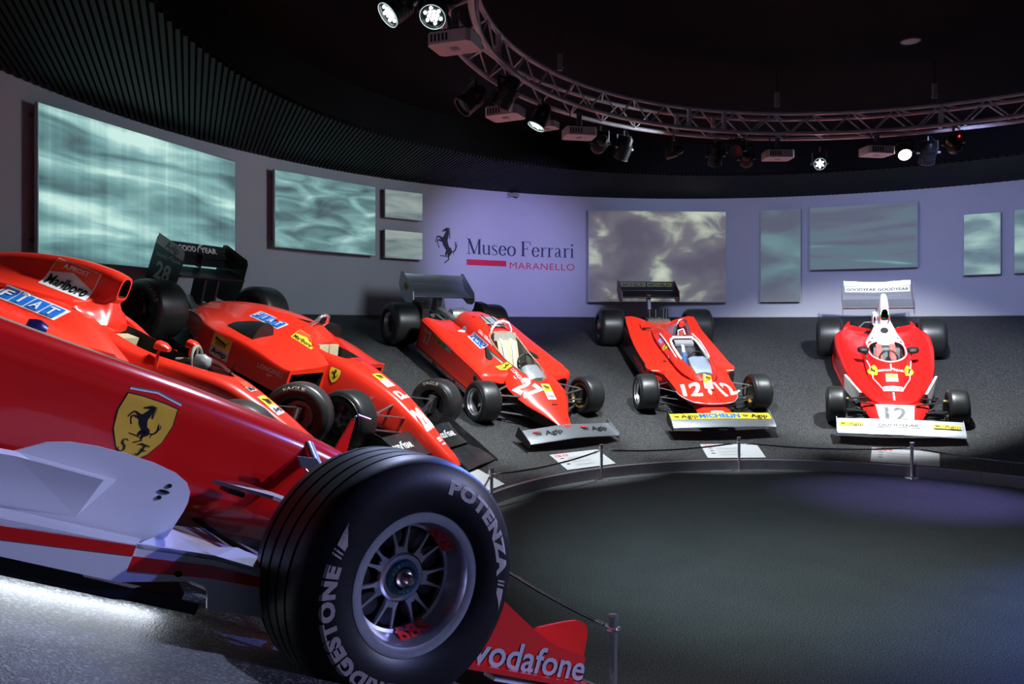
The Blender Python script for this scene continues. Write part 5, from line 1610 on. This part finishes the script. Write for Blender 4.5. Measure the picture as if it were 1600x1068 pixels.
# silver front wing
SIL = ALU
fw = foil(car, 'front_wing', [(.93, .130), (.87, .150), (.78, .170), (.68, .190)], .026, -.73, .73, SIL, bow=lambda y: .04 * max(0, 1 - abs(y) / .74) - .01, n=8)
fws = Skin([fw])
for s in (-1, 1):
    plate(car, 'front_endplate', [(.96, .09), (.95, .16), (.66, .24), (.64, .09)], s*.73, s*.010, CARBON if s < 0 else SIL)
    fws.decal('wing_lettering', [(word('Agip', .28, .085, 0, 0, bold=.04, shear=.2), INK)], (.79, s*.38 + .10, .19), (0, 1, 0), (.2, 0, 1), car, step=.04, reach=.2)
    fws.decal('wing_emblem', [(g_dog(.13, .085), INK), (quad(.10, .02, 0, .04), VRED)], (.79, s*.38 - .13, .19), (0, 1, 0), (.2, 0, 1), car, step=.04, reach=.2)
fws.decal('wing_mark', [(quad(.09, .03), VRED)], (.72, 0, .205), (0, 1, 0), (.2, 0, 1), car, step=.04, reach=.2)
# silver rear wing on a post
plate(car, 'rear_wing_post', [(-2.98, .38), (-3.16, .38), (-3.17, .69), (-3.02, .67)], -.045, .09, GREY)
foil(car, 'rear_main_plane', [(-2.90, .70), (-2.97, .675), (-3.10, .69), (-3.22, .74), (-3.28, .80)], .05, -.56, .56, SIL, n=1)
foil(car, 'rear_flap', [(-3.26, .81), (-3.33, .855), (-3.37, .93)], .018, -.56, .56, SIL, n=1)
for s in (-1, 1):
    pl = plate(car, 'rear_endplate', [(-2.84, .66), (-2.90, .78), (-3.36, .97), (-3.42, .95), (-3.42, .74), (-3.25, .58), (-3.05, .54), (-2.90, .58)], s*.565, s*.010, SIL)
flat_decal('rear_endplate_badge', [(disc(.085, 0, 0, 24, .06), mat('tarnished_yellow', (.38, .30, .06), .5, noise=.2, nscale=30)), (g_dog(.11, .07), INK)], frame((-3.16, -.578, .78), (1, 0, -.2), (0, -1, 0)), car)

# ================================================================== fifth car (yellow front wing, twin number 12)
car = car_root(POSE['T4'], 'red racing car with twin number 12 and yellow lettered front wing')
# wide upper body: half widths, heights at centre / edge
def usec(w, zc_, ze, zb, kx=.45):
    return [(0, zc_), (w*.25, zc_ - (zc_-ze)*.12), (w*kx, zc_ - (zc_-ze)*.55), (w*.80, ze + .008), (w, ze), (w, ze - .022), (w*.96, ze - .03), (w*.9, zb), (0, zb)]
body = loft_obj('upper_body', [
    (.53, usec(.16, .335, .325, .30)), (.50, usec(.25, .345, .332, .30)), (.40, usec(.36, .375, .345, .30)), (.28, usec(.425, .41, .36, .30)), (.05, usec(.46, .49, .385, .30)), (-.25, usec(.49, .545, .40, .28)), (-.42, usec(.53, .555, .405, .20)),
    (-.50, usec(.645, .56, .41, .14)), (-.80, usec(.68, .57, .42, .12)), (-1.2, usec(.685, .58, .435, .12)), (-1.7, usec(.67, .57, .47, .12)), (-2.1, usec(.64, .53, .53, .14)), (-2.42, usec(.62, .50, .62, .20))], RED2, car, (4, 5), 4, 5)
cowl = loft_obj('cockpit_cowl', [
    (.10, [(0, .50), (.05, .495), (.09, .48), (.11, .45), (0, .40)]), (-.05, [(0, .575), (.10, .565), (.17, .53), (.21, .47), (0, .40)]), (-.40, [(0, .62), (.14, .612), (.235, .58), (.29, .48), (0, .40)]),
    (-.80, [(0, .66), (.15, .652), (.25, .62), (.315, .50), (0, .40)]), (-1.15, [(0, .70), (.15, .692), (.25, .655), (.33, .52), (0, .40)]), (-1.45, [(0, .70), (.14, .69), (.24, .64), (.33, .54), (0, .40)]), (-1.9, [(0, .60), (.12, .595), (.20, .575), (.28, .53), (0, .40)])], RED2, car, (), 4, 5)
COCK = [(.02, 0), (-.05, .09), (-.35, .185), (-.75, .205), (-1.02, .195), (-1.10, .15), (-1.11, 0)]
cockpit(cowl, car, COCK, .20, 1.2, BLACK)
cockpit(body, car, COCK, .20, 1.2, BLACK)
cs = Skin([cowl])
full = [(x, y) for x, y in COCK] + [(x, -y) for x, y in COCK[::-1] if y > .001]
P = [p for p in smooth_closed([Vector((x*1.02, y*1.08, 0)) for x, y in full], 4)]
pr = rim_path(cs, [(p.x, p.y) for p in P], .003)
MB().tube([p for p in pr if p.x < -.38 and p.y > 0], .022, 8).build('cockpit_edge', VWHITE, car, 60)
MB().tube([p for p in pr if p.x < -.38 and p.y < 0], .022, 8).build('cockpit_edge', VWHITE, car, 60)
MB().tube([Vector((-1.12, y, .712)) for y in (-.17, -.08, 0, .08, .17)], .024, 8).build('cockpit_edge', VWHITE, car, 60)
MB().prism([(-.98, -.15, .66), (-1.08, -.15, .69), (-1.08, -.15, .45), (-.98, -.15, .45)], (0, .30, 0)).build('headrest', GREYW, car)
MB().prism([(-1.0, -.15, .62), (-.70, -.15, .25), (-.62, -.15, .28), (-.92, -.15, .62)], (0, .30, 0)).build('seat', BLACK, car)
for y in (-.05,):
    MB().prism([(-.96, y - .022, .655), (-.90, y - .022, .64), (-.62, y - .022, .32), (-.64, y - .022, .30)], (0, .045, 0)).build('belt', VWHITE, car)
    MB().prism([(-.84, y - .024, .57), (-.82, y - .024, .565), (-.60, y - .024, .30), (-.62, y - .024, .30)], (0, .05, 0)).build('belt_pad', BELTB, car)
MB().prism([(-.80, -.19, .50), (-.55, -.15, .40), (-.55, -.12, .40), (-.80, -.16, .50)], (0, 0, .03)).build('belt_pad', BELTB, car)
steering(car, -.42, .625, .115, 25)
loft_obj('instrument_hood', [(.0, [(0, .585), (.07, .578), (.12, .55), (0, .50)]), (-.20, [(0, .655), (.09, .648), (.15, .60), (0, .52)]), (-.36, [(0, .69), (.09, .685), (.14, .64), (0, .56)])], LBLUE, car, (), 3, 3)
loft_obj('windscreen', [(.06, [(0, .545), (.06, .54), (.10, .525), (.095, .52), (.055, .535), (0, .54)]), (-.25, [(0, .70), (.09, .69), (.185, .615), (.18, .61), (.085, .683), (0, .693)]), (-.62, [(0, .755), (.10, .74), (.235, .655), (.23, .65), (.095, .733), (0, .748)])], GLASS, car, (2, 3), 3, 4)
# roll hoop with its sheet and pipes
MB().tube([(-1.17, -.135, .69), (-1.21, -.10, .86), (-1.225, -.05, .965), (-1.225, 0, .985), (-1.225, .05, .965), (-1.21, .10, .86), (-1.17, .135, .69)], .018, 10).build('roll_hoop', STEEL, car, 50)
MB().prism([(-1.24, -.08, .72), (-1.24, .08, .72), (-1.25, .05, .90), (-1.25, -.05, .90)], (-.02, 0, 0)).build('hoop_sheet', INK, car)
MB().lathe([(0, -.05), (.035, -.04), (.045, 0), (.035, .05), (0, .06)], 14, M=Matrix.Translation((-1.21, -.01, .90)), axis='z').build('extinguisher', VRED, car, 40)
MB().lathe([(0, -.04), (.04, -.035), (.04, .03), (0, .04)], 14, M=Matrix.Translation((-1.20, .0, .76)), axis='z').build('filler_cap', mat('rust_red_box', (.45, .08, .05), .6, noise=.2), car, 40)
MB().tube([(-1.20, -.05, .72), (-1.19, -.06, .80), (-1.21, .02, .83), (-1.19, .06, .74)], .016, 8).build('hose', VWHITE, car, 40)
MB().prism([(-1.24, .10, .90), (-1.50, .10, .72), (-1.20, .12, .70)], (0, .008, 0)).build('hoop_gusset', mat('clear_grey_panel', (.42, .42, .58), .3, alpha=.75, noise=.05), car)
MB().prism([(-1.24, -.10, .90), (-1.60, -.12, .70), (-1.20, -.13, .70)], (0, -.008, 0)).build('hoop_gusset', MATS['clear_grey_panel'], car)
# side mirrors / deflectors of the cowl
for s in (-1, 1):
    loft_obj('cowl_deflector', [(-.45, [(s*.24, .545), (s*.27, .55), (s*.31, .53), (s*.30, .50), (s*.24, .50)]), (-.60, [(s*.24, .60), (s*.28, .605), (s*.33, .57), (s*.32, .52), (s*.24, .52)]), (-.80, [(s*.25, .64), (s*.27, .64), (s*.30, .60), (s*.30, .54), (s*.25, .54)])], RED2, car, (), 3, 3, mirror=False)
    MB().prism([(-.44, s*.30, .44), (-.50, s*.42, .425), (-.75, s*.40, .455), (-.70, s*.30, .47)], (0, 0, .012)).build('air_duct', DARK, car)
    MB().tube([(-.56, s*.262, .60), (-.80, s*.275, .635), (-1.10, s*.28, .665), (-1.45, s*.272, .655)], .012, 8).build('cowl_piping', VWHITE, car, 50)
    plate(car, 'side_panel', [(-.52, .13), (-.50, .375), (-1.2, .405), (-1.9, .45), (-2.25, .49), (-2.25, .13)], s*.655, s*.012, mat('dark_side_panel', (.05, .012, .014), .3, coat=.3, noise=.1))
    MB().prism([(-.47, s*.45, .38), (-.47, s*.66, .38), (-.47, s*.66, .15), (-.47, s*.45, .15)], (-.02, 0, 0)).build('radiator_inlet', DARK, car)
    MB().tube([(-.475, s*.50, .402), (-.485, s*.645, .408)], .009, 6).build('inlet_edge', VWHITE, car, 40)
    MB().prism([(-1.96, s*.25, .535), (-2.0, s*.42, .535), (-2.15, s*.42, .575), (-2.15, s*.25, .575)], (0, 0, .012)).build('deck_vent_lip', RED2, car)
    MB().box((-2.01, min(s*.26, s*.41), .530), (-1.985, max(s*.26, s*.41), .565)).build('deck_vent', DARK, car)
edge = [(.535, 0), (.50, .25), (.40, .36), (.28, .425), (.15, .45)]
pth = [Vector((x, -y, .322 + .055*(1 - (x + .1)/.64)*.8)) for x, y in edge[::-1]] + [Vector((x, y, .322 + .055*(1 - (x + .1)/.64)*.8)) for x, y in edge[1:]]
MB().tube([cr(pth[max(i-1, 0)], pth[i], pth[i+1], pth[min(i+2, len(pth)-1)], q/4) for i in range(len(pth)-1) for q in range(4)] + [pth[-1]], .010, 6).build('nose_edge', VWHITE, car, 60)
# lower nose
nose = loft_obj('lower_nose', [(.80, [(0, .235), (.12, .232), (.18, .215), (.20, .19), (0, .15)]), (.64, [(0, .262), (.14, .258), (.21, .225), (.24, .175), (0, .12)]), (.52, [(0, .28), (.13, .275), (.20, .25), (.24, .19), (0, .12)]), (.30, [(0, .33), (.15, .32), (.22, .29), (.25, .20), (0, .12)]), (-.4, [(0, .36), (.2, .35), (.27, .33), (.29, .20), (0, .12)])], RED2, car, (), 3, 4)
MB().prism([(.40, -.30, .30), (-.42, -.45, .30), (-.42, .45, .30), (.40, .30, .30)], (0, 0, -.06)).build('front_bulkhead', GREY, car)
Skin([nose]).decal('watch_badge', g_heuer(.19, .10), (.68, 0, .25), (0, 1, 0), (.8, 0, 1), car, step=.04)
sk = Skin([body, cowl])
sk.decal('nose_number', [(word('12', .28, .30, 0, 0, bold=.05), VWHITE)], (.20, -.24, .42), (.15, 1, .08), (.25, 0, 1), car, step=.04)
sk.decal('nose_number', [(word('12', .28, .30, 0, 0, bold=.05), VWHITE)], (.18, .275, .42), (-.45, 1, -.08), (.25, 0, 1), car, step=.04)
sk.decal('nose_oil_decal', [(quad(.13, .25), VWHITE), (quad(.13, .13, 0, .06), YELLOW), (g_dog(.09, .09, .01, .06), INK), (word('Agip', .10, .04, 0, -.07), GREYW)], (.14, .02, .52), (.1, 1, 0), (.4, 0, 1), car, step=.04)
sk.decal('nose_stripe', [(poly([(-.02, .07), (.02, .07), (.03, -.02), (.0, -.08), (-.03, -.02)]), VWHITE)], (.30, .0, .42), (.05, 1, 0), (.4, 0, 1), car, step=.04)
sk.decal('nose_slot', [(quad(.07, .018), DARK)], (.27, .045, .42), (.05, 1, 0), (.4, 0, 1), car, step=.04)
for yy in (.055, .065):
    sk.decal('nose_rivet', [(disc(.012), DARK)], (.38 + (yy - .055) * 6, yy, .38), (0, 1, 0), (.3, 0, 1), car, step=.05)
sk.decal('shield_badge', g_shield(.12, .16), (-1.0, -.29, .585), (1, 0, 0), (0, -1, .35), car, step=.04)
sk.decal('sponsor_decal', [(quad(.17, .08), VWHITE), (quad(.16, .07), mat('violet_vinyl', (.25, .12, .35), .4, noise=.05)), (word('KONI', .13, .04), VWHITE)], (-1.25, -.30, .60), (1, 0, -.05), (0, -1, .35), car, step=.04)
sk.decal('round_sticker', [(disc(.035), VWHITE), (disc(.02), VRED), (word('JODY', .12, .03, .12, 0), VWHITE)], (-.72, -.30, .55), (1, 0, -.03), (0, -1, .4), car, step=.04)
wheel(car, 0, -.85, .27, .28, .17, -1, RIMS, disc_at=-.1)
wheel(car, 0, .85, .27, .28, .17, 1, GOLD, disc_at=.05)
wheel(car, -2.70, -.80, .33, .44, .17, -1, RIMS, disc_at=.0)
wheel(car, -2.70, .80, .33, .44, .17, 1, RIMS, disc_at=.0)
rods(car, [((.18, .30, .31), (0, .72, .36)), ((-.28, .32, .33), (-.02, .72, .37)), ((.36, .20, .15), (0, .72, .14)), ((-.25, .28, .15), (-.02, .72, .14)), ((.30, .26, .26), (.08, .72, .24))], .013, GREY)
rods(car, [((-2.4, .2, .40), (-2.69, .60, .44)), ((-2.4, .2, .18), (-2.69, .60, .20))], .014, GREY)
# front wing: silver with yellow band
fw = foil(car, 'front_wing', [(.985, .180), (.92, .208), (.81, .240), (.72, .262)], .030, -.72, .72, ALU, bow=lambda y: .015 * (1 - abs(y)/.7), n=6)
Skin([fw]).decal('wing_band', [(poly([(-.71, -.055), (0, -.052), (.71, -.055), (.71, .078), (0, .078), (-.71, .078)]), YELLOW), (word('MICHELIN', .58, .088, -.02, .014, bold=.06), BLUE),
    (word('Agip', .24, .075, -.45, .012, bold=.01), INK), (g_dog(.08, .05, -.63, .0), INK), (word('Agip', .24, .075, .54, .006, bold=.02), INK), (g_dog(.09, .05, .345, .005), INK)], (.80, 0, .25), (0, 1, 0), (.27, 0, 1), car, step=.04, reach=.2)
for s in (-1, 1):
    plate(car, 'front_endplate', [(1.01, .14), (.99, .20), (.70, .30), (.68, .17), (.75, .13)], s*.72, s*.010, CARBON if s < 0 else ALU)
MB().prism([(.95, -.06, .12), (.95, .06, .12), (.60, .04, .13), (.60, -.04, .13)], (0, 0, .03)).build('wing_mount', BLACK, car)
# rear wing
plate(car, 'rear_wing_post', [(-3.0, .40), (-3.12, .40), (-3.28, .78), (-3.18, .78)], -.03, .06, GREY)
foil(car, 'rear_main_plane', [(-3.08, .775), (-3.15, .750), (-3.28, .765), (-3.38, .81)], .045, -.53, .53, CARBON, n=1)
rf_ = foil(car, 'rear_flap', [(-3.36, .825), (-3.42, .875), (-3.45, .965)], .016, -.53, .53, CARBON, n=1)
foil(car, 'wing_leading_edge', [(-3.065, .775), (-3.09, .765)], .03, -.53, .53, ALU, n=1)
Skin([rf_]).decal('rear_wing_lettering', [(quad(.46, .07, -.25), mat('dim_lime', (.33, .36, .06), .5, noise=.1)), (quad(.46, .07, .25), MATS['dim_lime']), (word('MICHELIN', .42, .05, -.25, 0, bold=.05), INK), (word('MICHELIN', .42, .05, .25, 0, bold=.05), INK)], (-3.425, 0, .91), (0, 1, 0), (1, 0, .5), car, step=.05, reach=.2)
for s in (-1, 1):
    plate(car, 'rear_endplate', [(-3.02, .74), (-3.10, .88), (-3.45, .985), (-3.50, .96), (-3.48, .78), (-3.28, .66), (-3.10, .65)], s*.53, s*.010, mat('dark_red_endplate', (.16, .02, .03), .35, noise=.1))
# engine bits behind the deck
MB().box((-2.75, -.16, .2), (-2.35, .16, .50)).build('engine_block', GREY, car)
MB().box((-2.50, -.20, .50), (-2.42, .20, .56)).build('oil_cooler', mat('olive_metal', (.25, .25, .18), .4, metal=.6, noise=.3, nscale=40), car)
for y, dx_ in ((-.10, 0), (.0, .02), (.14, 0), (.20, -.04)):
    MB().tube([(-2.62 + dx_, y, .42), (-2.72 + dx_, y*1.1, .66)], .032, 12).build('inlet_trumpet', BLACK, car, 40)

# ================================================================== sixth car (white airbox)
car = car_root(POSE['T'], 'red racing car with tall white airbox and white number 12 plate')
def bsec(w, zt, zb, rc=.07, dip=.03):
    return [(0, zt - dip), (w*.35, zt - dip), (w*.62, zt - dip*.4), (w - rc, zt), (w - rc*.25, zt - rc*.3), (w, zt - rc), (w, zb + .04), (w - .04, zb), (0, zb)]
body = loft_obj('wide_body', [
    (-.02, bsec(.20, .285, .22, .03, 0)), (-.06, bsec(.255, .30, .20, .03, 0)), (-.20, bsec(.35, .335, .18, .04, 0)), (-.45, bsec(.475, .385, .15, .05, .0)), (-.80, bsec(.575, .43, .12, .07, .02)), (-1.3, bsec(.655, .475, .12, .09, .05)),
    (-1.9, bsec(.71, .515, .12, .11, .08)), (-2.2, bsec(.70, .53, .14, .11, .08)), (-2.42, bsec(.62, .54, .22, .10, .08)), (-2.52, bsec(.52, .54, .32, .07, .06))], RED, car, (), 4, 5)
cowl = loft_obj('cockpit_cowl', [
    (-.10, [(0, .315), (.08, .312), (.14, .305), (.17, .29), (0, .25)]), (-.30, [(0, .395), (.11, .385), (.20, .355), (.26, .30), (0, .25)]), (-.52, [(0, .50), (.13, .485), (.22, .44), (.28, .36), (0, .25)]),
    (-.72, [(0, .60), (.15, .585), (.245, .53), (.295, .42), (0, .25)]), (-1.0, [(0, .635), (.16, .62), (.262, .565), (.305, .44), (0, .25)]), (-1.45, [(0, .655), (.16, .64), (.255, .58), (.30, .45), (0, .25)]), (-1.62, [(0, .66), (.155, .645), (.25, .585), (.30, .46), (0, .25)])], RED, car, (), 4, 5)
COCK = [(-.76, 0), (-.82, .12), (-1.0, .205), (-1.25, .235), (-1.42, .22), (-1.46, .12), (-1.47, 0)]
cockpit(cowl, car, COCK, .15, 1.2, BLACK)
cockpit(body, car, COCK, .15, 1.2, BLACK)
wc = loft_obj('white_engine_cover', [(-1.46, [(0, .655), (.13, .645), (.215, .60), (.245, .55), (0, .40)]), (-1.62, [(0, .685), (.14, .672), (.225, .615), (.255, .55), (0, .40)]), (-1.76, [(0, .765), (.13, .74), (.20, .65), (.23, .55), (0, .40)]), (-1.88, [(0, .855), (.10, .82), (.165, .68), (.20, .55), (0, .40)]), (-2.10, [(0, .84), (.08, .80), (.12, .66), (.14, .55), (0, .42)]), (-2.25, [(0, .74), (.05, .72), (.08, .62), (.10, .55), (0, .42)])], WHITE, car, (), 4, 5)
ab = loft_obj('airbox', [
    (-1.78, [(0, 1.09), (.034, 1.08), (.052, 1.04), (.062, .97), (.064, .90), (.050, .868), (0, .858)]),
    (-1.88, [(0, 1.17), (.040, 1.155), (.062, 1.09), (.075, .97), (.082, .85), (.085, .72), (0, .62)]),
    (-1.98, [(0, 1.225), (.040, 1.205), (.066, 1.10), (.085, .96), (.10, .82), (.11, .70), (0, .60)]),
    (-2.12, [(0, 1.215), (.034, 1.195), (.060, 1.09), (.085, .95), (.11, .82), (.12, .70), (0, .60)]),
    (-2.28, [(0, 1.10), (.022, 1.085), (.045, 1.0), (.07, .90), (.09, .80), (.10, .70), (0, .60)])], WHITE, car, (), 4, 5, recess=(.80, .15))
for z, m_ in ((.965, GREEN), (.915, VRED)):
    for s in (-1, 1):
        MB().box((-1.80, min(s*.050, s*.072), z), (-1.74, max(s*.050, s*.072), z + .018)).build('airbox_stripe', m_, car)
sw = Skin([wc])
sw.decal('filler_cap', [(disc(.058), INK)], (-1.72, 0, .74), (0, 1, 0), (.6, 0, 1), car, step=.03)
for s in (-1, 1):
    sw.decal('cover_hole', [(disc(.018), INK)], (-1.60, s*.18, .66), (0, 1, 0), (.2, s*.2, 1), car, step=.04)
loft_obj('side_duct', [(-2.0, [(-.14, .86), (-.12, .90), (-.10, .86), (-.10, .74), (-.14, .74)]), (-2.12, [(-.15, .88), (-.12, .92), (-.09, .88), (-.09, .70), (-.15, .70)])], WHITE, car, (), 3, 3, mirror=False, recess=(.75, .06))
# cockpit interior
MB().prism([(-1.44, -.18, .60), (-1.34, -.18, .60), (-1.05, -.18, .22), (-1.2, -.18, .2)], (0, .36, 0)).build('seat', BLACK, car)
for y in (-.105, .085):
    MB().prism([(-1.43, y - .038, .625), (-1.30, y - .038, .60), (-1.02, y - .038, .27), (-1.06, y - .038, .25)], (0, .076, 0)).build('belt', BELTR, car)
    MB().box((-1.13, y - .045, .36), (-1.09, y + .045, .40)).build('buckle', CHROME, car)
steering(car, -1.0, .56, .12, 25)
MB().box((-.95, -.14, .42), (-.90, .14, .55)).build('dashboard', BLACK, car)
scr = [(-.735, [(0, .605), (.06, .60), (.10, .588), (.095, .583), (.055, .595), (0, .60)]), (-.84, [(0, .665), (.12, .65), (.205, .59), (.20, .584), (.115, .643), (0, .658)]), (-1.05, [(0, .725), (.16, .70), (.265, .60), (.26, .594), (.155, .693), (0, .718)]), (-1.25, [(0, .745), (.17, .715), (.28, .60), (.275, .594), (.165, .708), (0, .738)])]
loft_obj('windscreen', scr[:3], GLASS, car, (2, 3), 3, 4)
cs = Skin([cowl, wc])
full = [(x, y) for x, y in COCK] + [(x, -y) for x, y in COCK[::-1] if y > .001]
P = smooth_closed([Vector((-1.1 + (x + 1.1)*1.05, y*1.09, 0)) for x, y in full], 4)
MB().tube([p for p in rim_path(cs, [(p.x, p.y) for p in P], .002)], .012, 6, closed=True).build('screen_edge', VWHITE, car, 60)
for s in (-1, 1):
    MB().tube([(-1.06, s*.29, .55), (-1.12, s*.33, .625)], .010, 8).build('mirror_stalk', BLACK, car, 40)
    loft_obj('mirror', [(-1.06, [(s*.29, .645), (s*.33, .655), (s*.37, .65), (s*.375, .625), (s*.33, .61), (s*.295, .625)]), (-1.11, [(s*.265, .665), (s*.33, .685), (s*.40, .675), (s*.405, .615), (s*.33, .59), (s*.27, .605)]), (-1.15, [(s*.26, .67), (s*.33, .69), (s*.405, .68), (s*.41, .61), (s*.33, .585), (s*.265, .60)])], BLACK, car, (), 3, 3, mirror=False)
sk = Skin([body, cowl])
UP = (.35, 0, 1)
sk.decal('centre_stripe', [(quad(.018, .10), VWHITE)], (-.66, 0, .57), (0, 1, 0), (.5, 0, 1), car, step=.03)
sk.decal('tyre_sponsor_lettering', g_good(.34, .042), (-.60, 0, .54), (0, 1, 0), (.5, 0, 1), car, step=.03)
sk.decal('nose_oil_decal', [(quad(.155, .14), VWHITE), (quad(.145, .062, 0, .034), YELLOW), (g_dog(.09, .045, 0, .034), INK), (word('Agip', .11, .03, 0, -.035), GREYW)], (-.47, 0, .48), (0, 1, 0), (.5, 0, 1), car, step=.03)
sk.decal('watch_badge', g_heuer(.27, .10), (-.285, 0, .39), (0, 1, 0), (.45, 0, 1), car, step=.03)
for s in (-1, 1):
    sk.decal('shield_badge', [(q, m_) for q, m_ in g_shield(.14, .20)], (-.64, s*.225, .50), (.35*s, 1, 0), (.35, s*.7, 1), car, step=.03)
    a_, b_, c_ = Vector((-.29, s*.13, 0)), Vector((-.52, s*.235, 0)), Vector((-.98, s*.295, 0))
    pth = [a_.lerp(b_, q/6) for q in range(6)] + [b_.lerp(c_, q/8) for q in range(9)]
    MB().tube(rim_path(sk, [(p.x, p.y) for p in pth], .001), .008, 6).build('v_stripe', VWHITE, car, 60)
    # white inlet panels beside the front tyres
    MB().prism([(-.74, s*.585, .40), (-.74, s*.575, .16), (-.30, s*.44, .14), (-.26, s*.40, .33)], (0, s*.03, 0)).build('inlet_panel', WHITE, car)
sk.decal('nose_stripe', [(quad(.022, .15), VWHITE)], (-.15, 0, .32), (0, 1, 0), (.3, 0, 1), car, step=.03)
sk.decal('nose_slot', [(quad(.055, .018), DARK)], (-.225, 0, .35), (0, 1, 0), (.3, 0, 1), car, step=.03)
nose = loft_obj('front_nose', [(.40, [(0, .135), (.16, .135), (.23, .13), (.25, .11), (0, .07)]), (.20, [(0, .20), (.17, .20), (.28, .19), (.31, .15), (0, .08)]), (-.02, [(0, .268), (.2, .268), (.36, .255), (.40, .21), (0, .10)]), (-.10, [(0, .27), (.2, .27), (.36, .258), (.40, .21), (0, .10)])], RED, car, (), 3, 4)
Skin([nose]).decal('number_plate', [(poly([(-.245, .17), (.245, .17), (.20, -.20), (-.20, -.20)]), VWHITE), (word('12', .27, .26, -.0, -.01, bold=.03), mat('faded_black', (.10, .11, .11), .6, noise=.5, nscale=25))], (.15, 0, .21), (0, 1, 0), (.45, 0, 1), car, step=.04)
wheel(car, 0, -.755, .255, .245, .165, -1, RIMS, disc_at=.1)
wheel(car, 0, .755, .255, .245, .165, 1, GREY, disc_at=.1)
wheel(car, -2.518, -.765, .33, .40, .165, -1, RIMS, disc_at=.1)
wheel(car, -2.518, .765, .33, .40, .165, 1, RIMS, disc_at=.1)
rods(car, [((.02, .26, .275), (0, .63, .34)), ((-.22, .30, .28), (-.01, .63, .34)), ((.10, .26, .12), (0, .63, .13)), ((-.25, .35, .13), (-.01, .63, .13)), ((.10, .30, .2), (.07, .63, .22))], .018, BLACK)
for s in (-1, 1):
    MB().box((-.06, min(s*.40, s*.60), .10), (.05, max(s*.40, s*.60), .18)).build('brake_caliper', BLACK, car)
    MB().tube([(-.02, s*.36, .14), (-.02, s*.50, .20)], .03, 10).build('damper', STEEL, car, 40)
    MB().lathe([(0, .012), (.012, .01), (.014, 0)], 10, M=Matrix.Translation((-.0, s*.60, .35)), axis='z').build('joint_cap', YELLOW, car, 40)
fw = foil(car, 'front_wing', [(.69, .148), (.65, .170), (.54, .205), (.43, .250)], .03, -.755, .755, ALU, bow=lambda y: .012 * (1 - abs(y)/.75), n=6)
Skin([fw]).decal('wing_band', [(quad(.30, .075, -.58), YELLOW), (word('Agip', .18, .055, -.52, 0, bold=.01), INK), (g_dog(.06, .05, -.68), INK), (quad(.54, .085, -.01), VWHITE), (word('GOODYEAR', .48, .045, -.01, -.005, bold=.05, shear=.2), INK), (quad(.32, .075, .56), YELLOW), (word('Agip', .19, .055, .62, 0, bold=.01), INK), (g_dog(.07, .05, .45), INK)], (.53, 0, .21), (0, 1, 0), (.38, 0, 1), car, step=.04, reach=.2)
for s in (-1, 1):
    plate(car, 'front_endplate', [(.71, .12), (.69, .18), (.42, .27), (.41, .14)], s*.755, s*.008, ALU)
rods(car, [((.42, .14, .12), (.25, .14, .13))], .02, GREY, 'wing_mount')
# rear wing
foil(car, 'rear_main_plane', [(-2.84, .745), (-2.90, .72), (-3.03, .735), (-3.14, .79)], .05, -.54, .54, ALU, n=1)
ru = foil(car, 'rear_upper_plane', [(-3.08, .86), (-3.15, .90), (-3.24, .99), (-3.27, 1.05)], .02, -.52, .52, ALU, bow=lambda y: .035 * (abs(y)/.52), n=6)
Skin([ru]).decal('rear_wing_lettering', [(quad(1.0, .10), VWHITE), (word('GOODYEAR', .47, .055, -.25, 0, bold=.05, shear=.15), INK), (word('GOODYEAR', .47, .055, .25, 0, bold=.05, shear=.15), INK)], (-3.185, 0, .955), (0, 1, 0), (1, 0, .8), car, step=.05, reach=.2)
for s in (-1, 1):
    plate(car, 'rear_endplate', [(-2.80, .62), (-2.80, .80), (-3.05, .92), (-3.25, 1.10), (-3.30, 1.08), (-3.28, .80), (-3.0, .66)], s*.545, s*.008, ALU if s < 0 else mat('violet_tinted_metal', (.40, .30, .42), .3, metal=.7, noise=.1))
plate(car, 'rear_wing_post', [(-2.80, .40), (-2.98, .40), (-3.02, .72), (-2.90, .72)], -.02, .04, GREY)
MB().box((-2.95, -.40, .30), (-2.35, .40, .46)).build('engine_block', BLACK, car)
MB().tube([(-2.62, -.30, .47), (-2.62, -.22, .56), (-2.62, -.10, .56), (-2.62, -.04, .47)], .012, 8).build('cross_brace', CHROME, car, 40)
for s in (-1, 1):
    MB().tube([(-2.56, s*.42, .49), (-2.56, s*.28, .49), (-2.56, s*.26, .455)], .012, 8).build('chassis_rail', CHROME, car, 40)
    MB().prism([(-2.44, s*.44, .53), (-2.56, s*.46, .60), (-2.50, s*.54, .53)], (0, 0, -.02)).build('body_tip', RED, car)
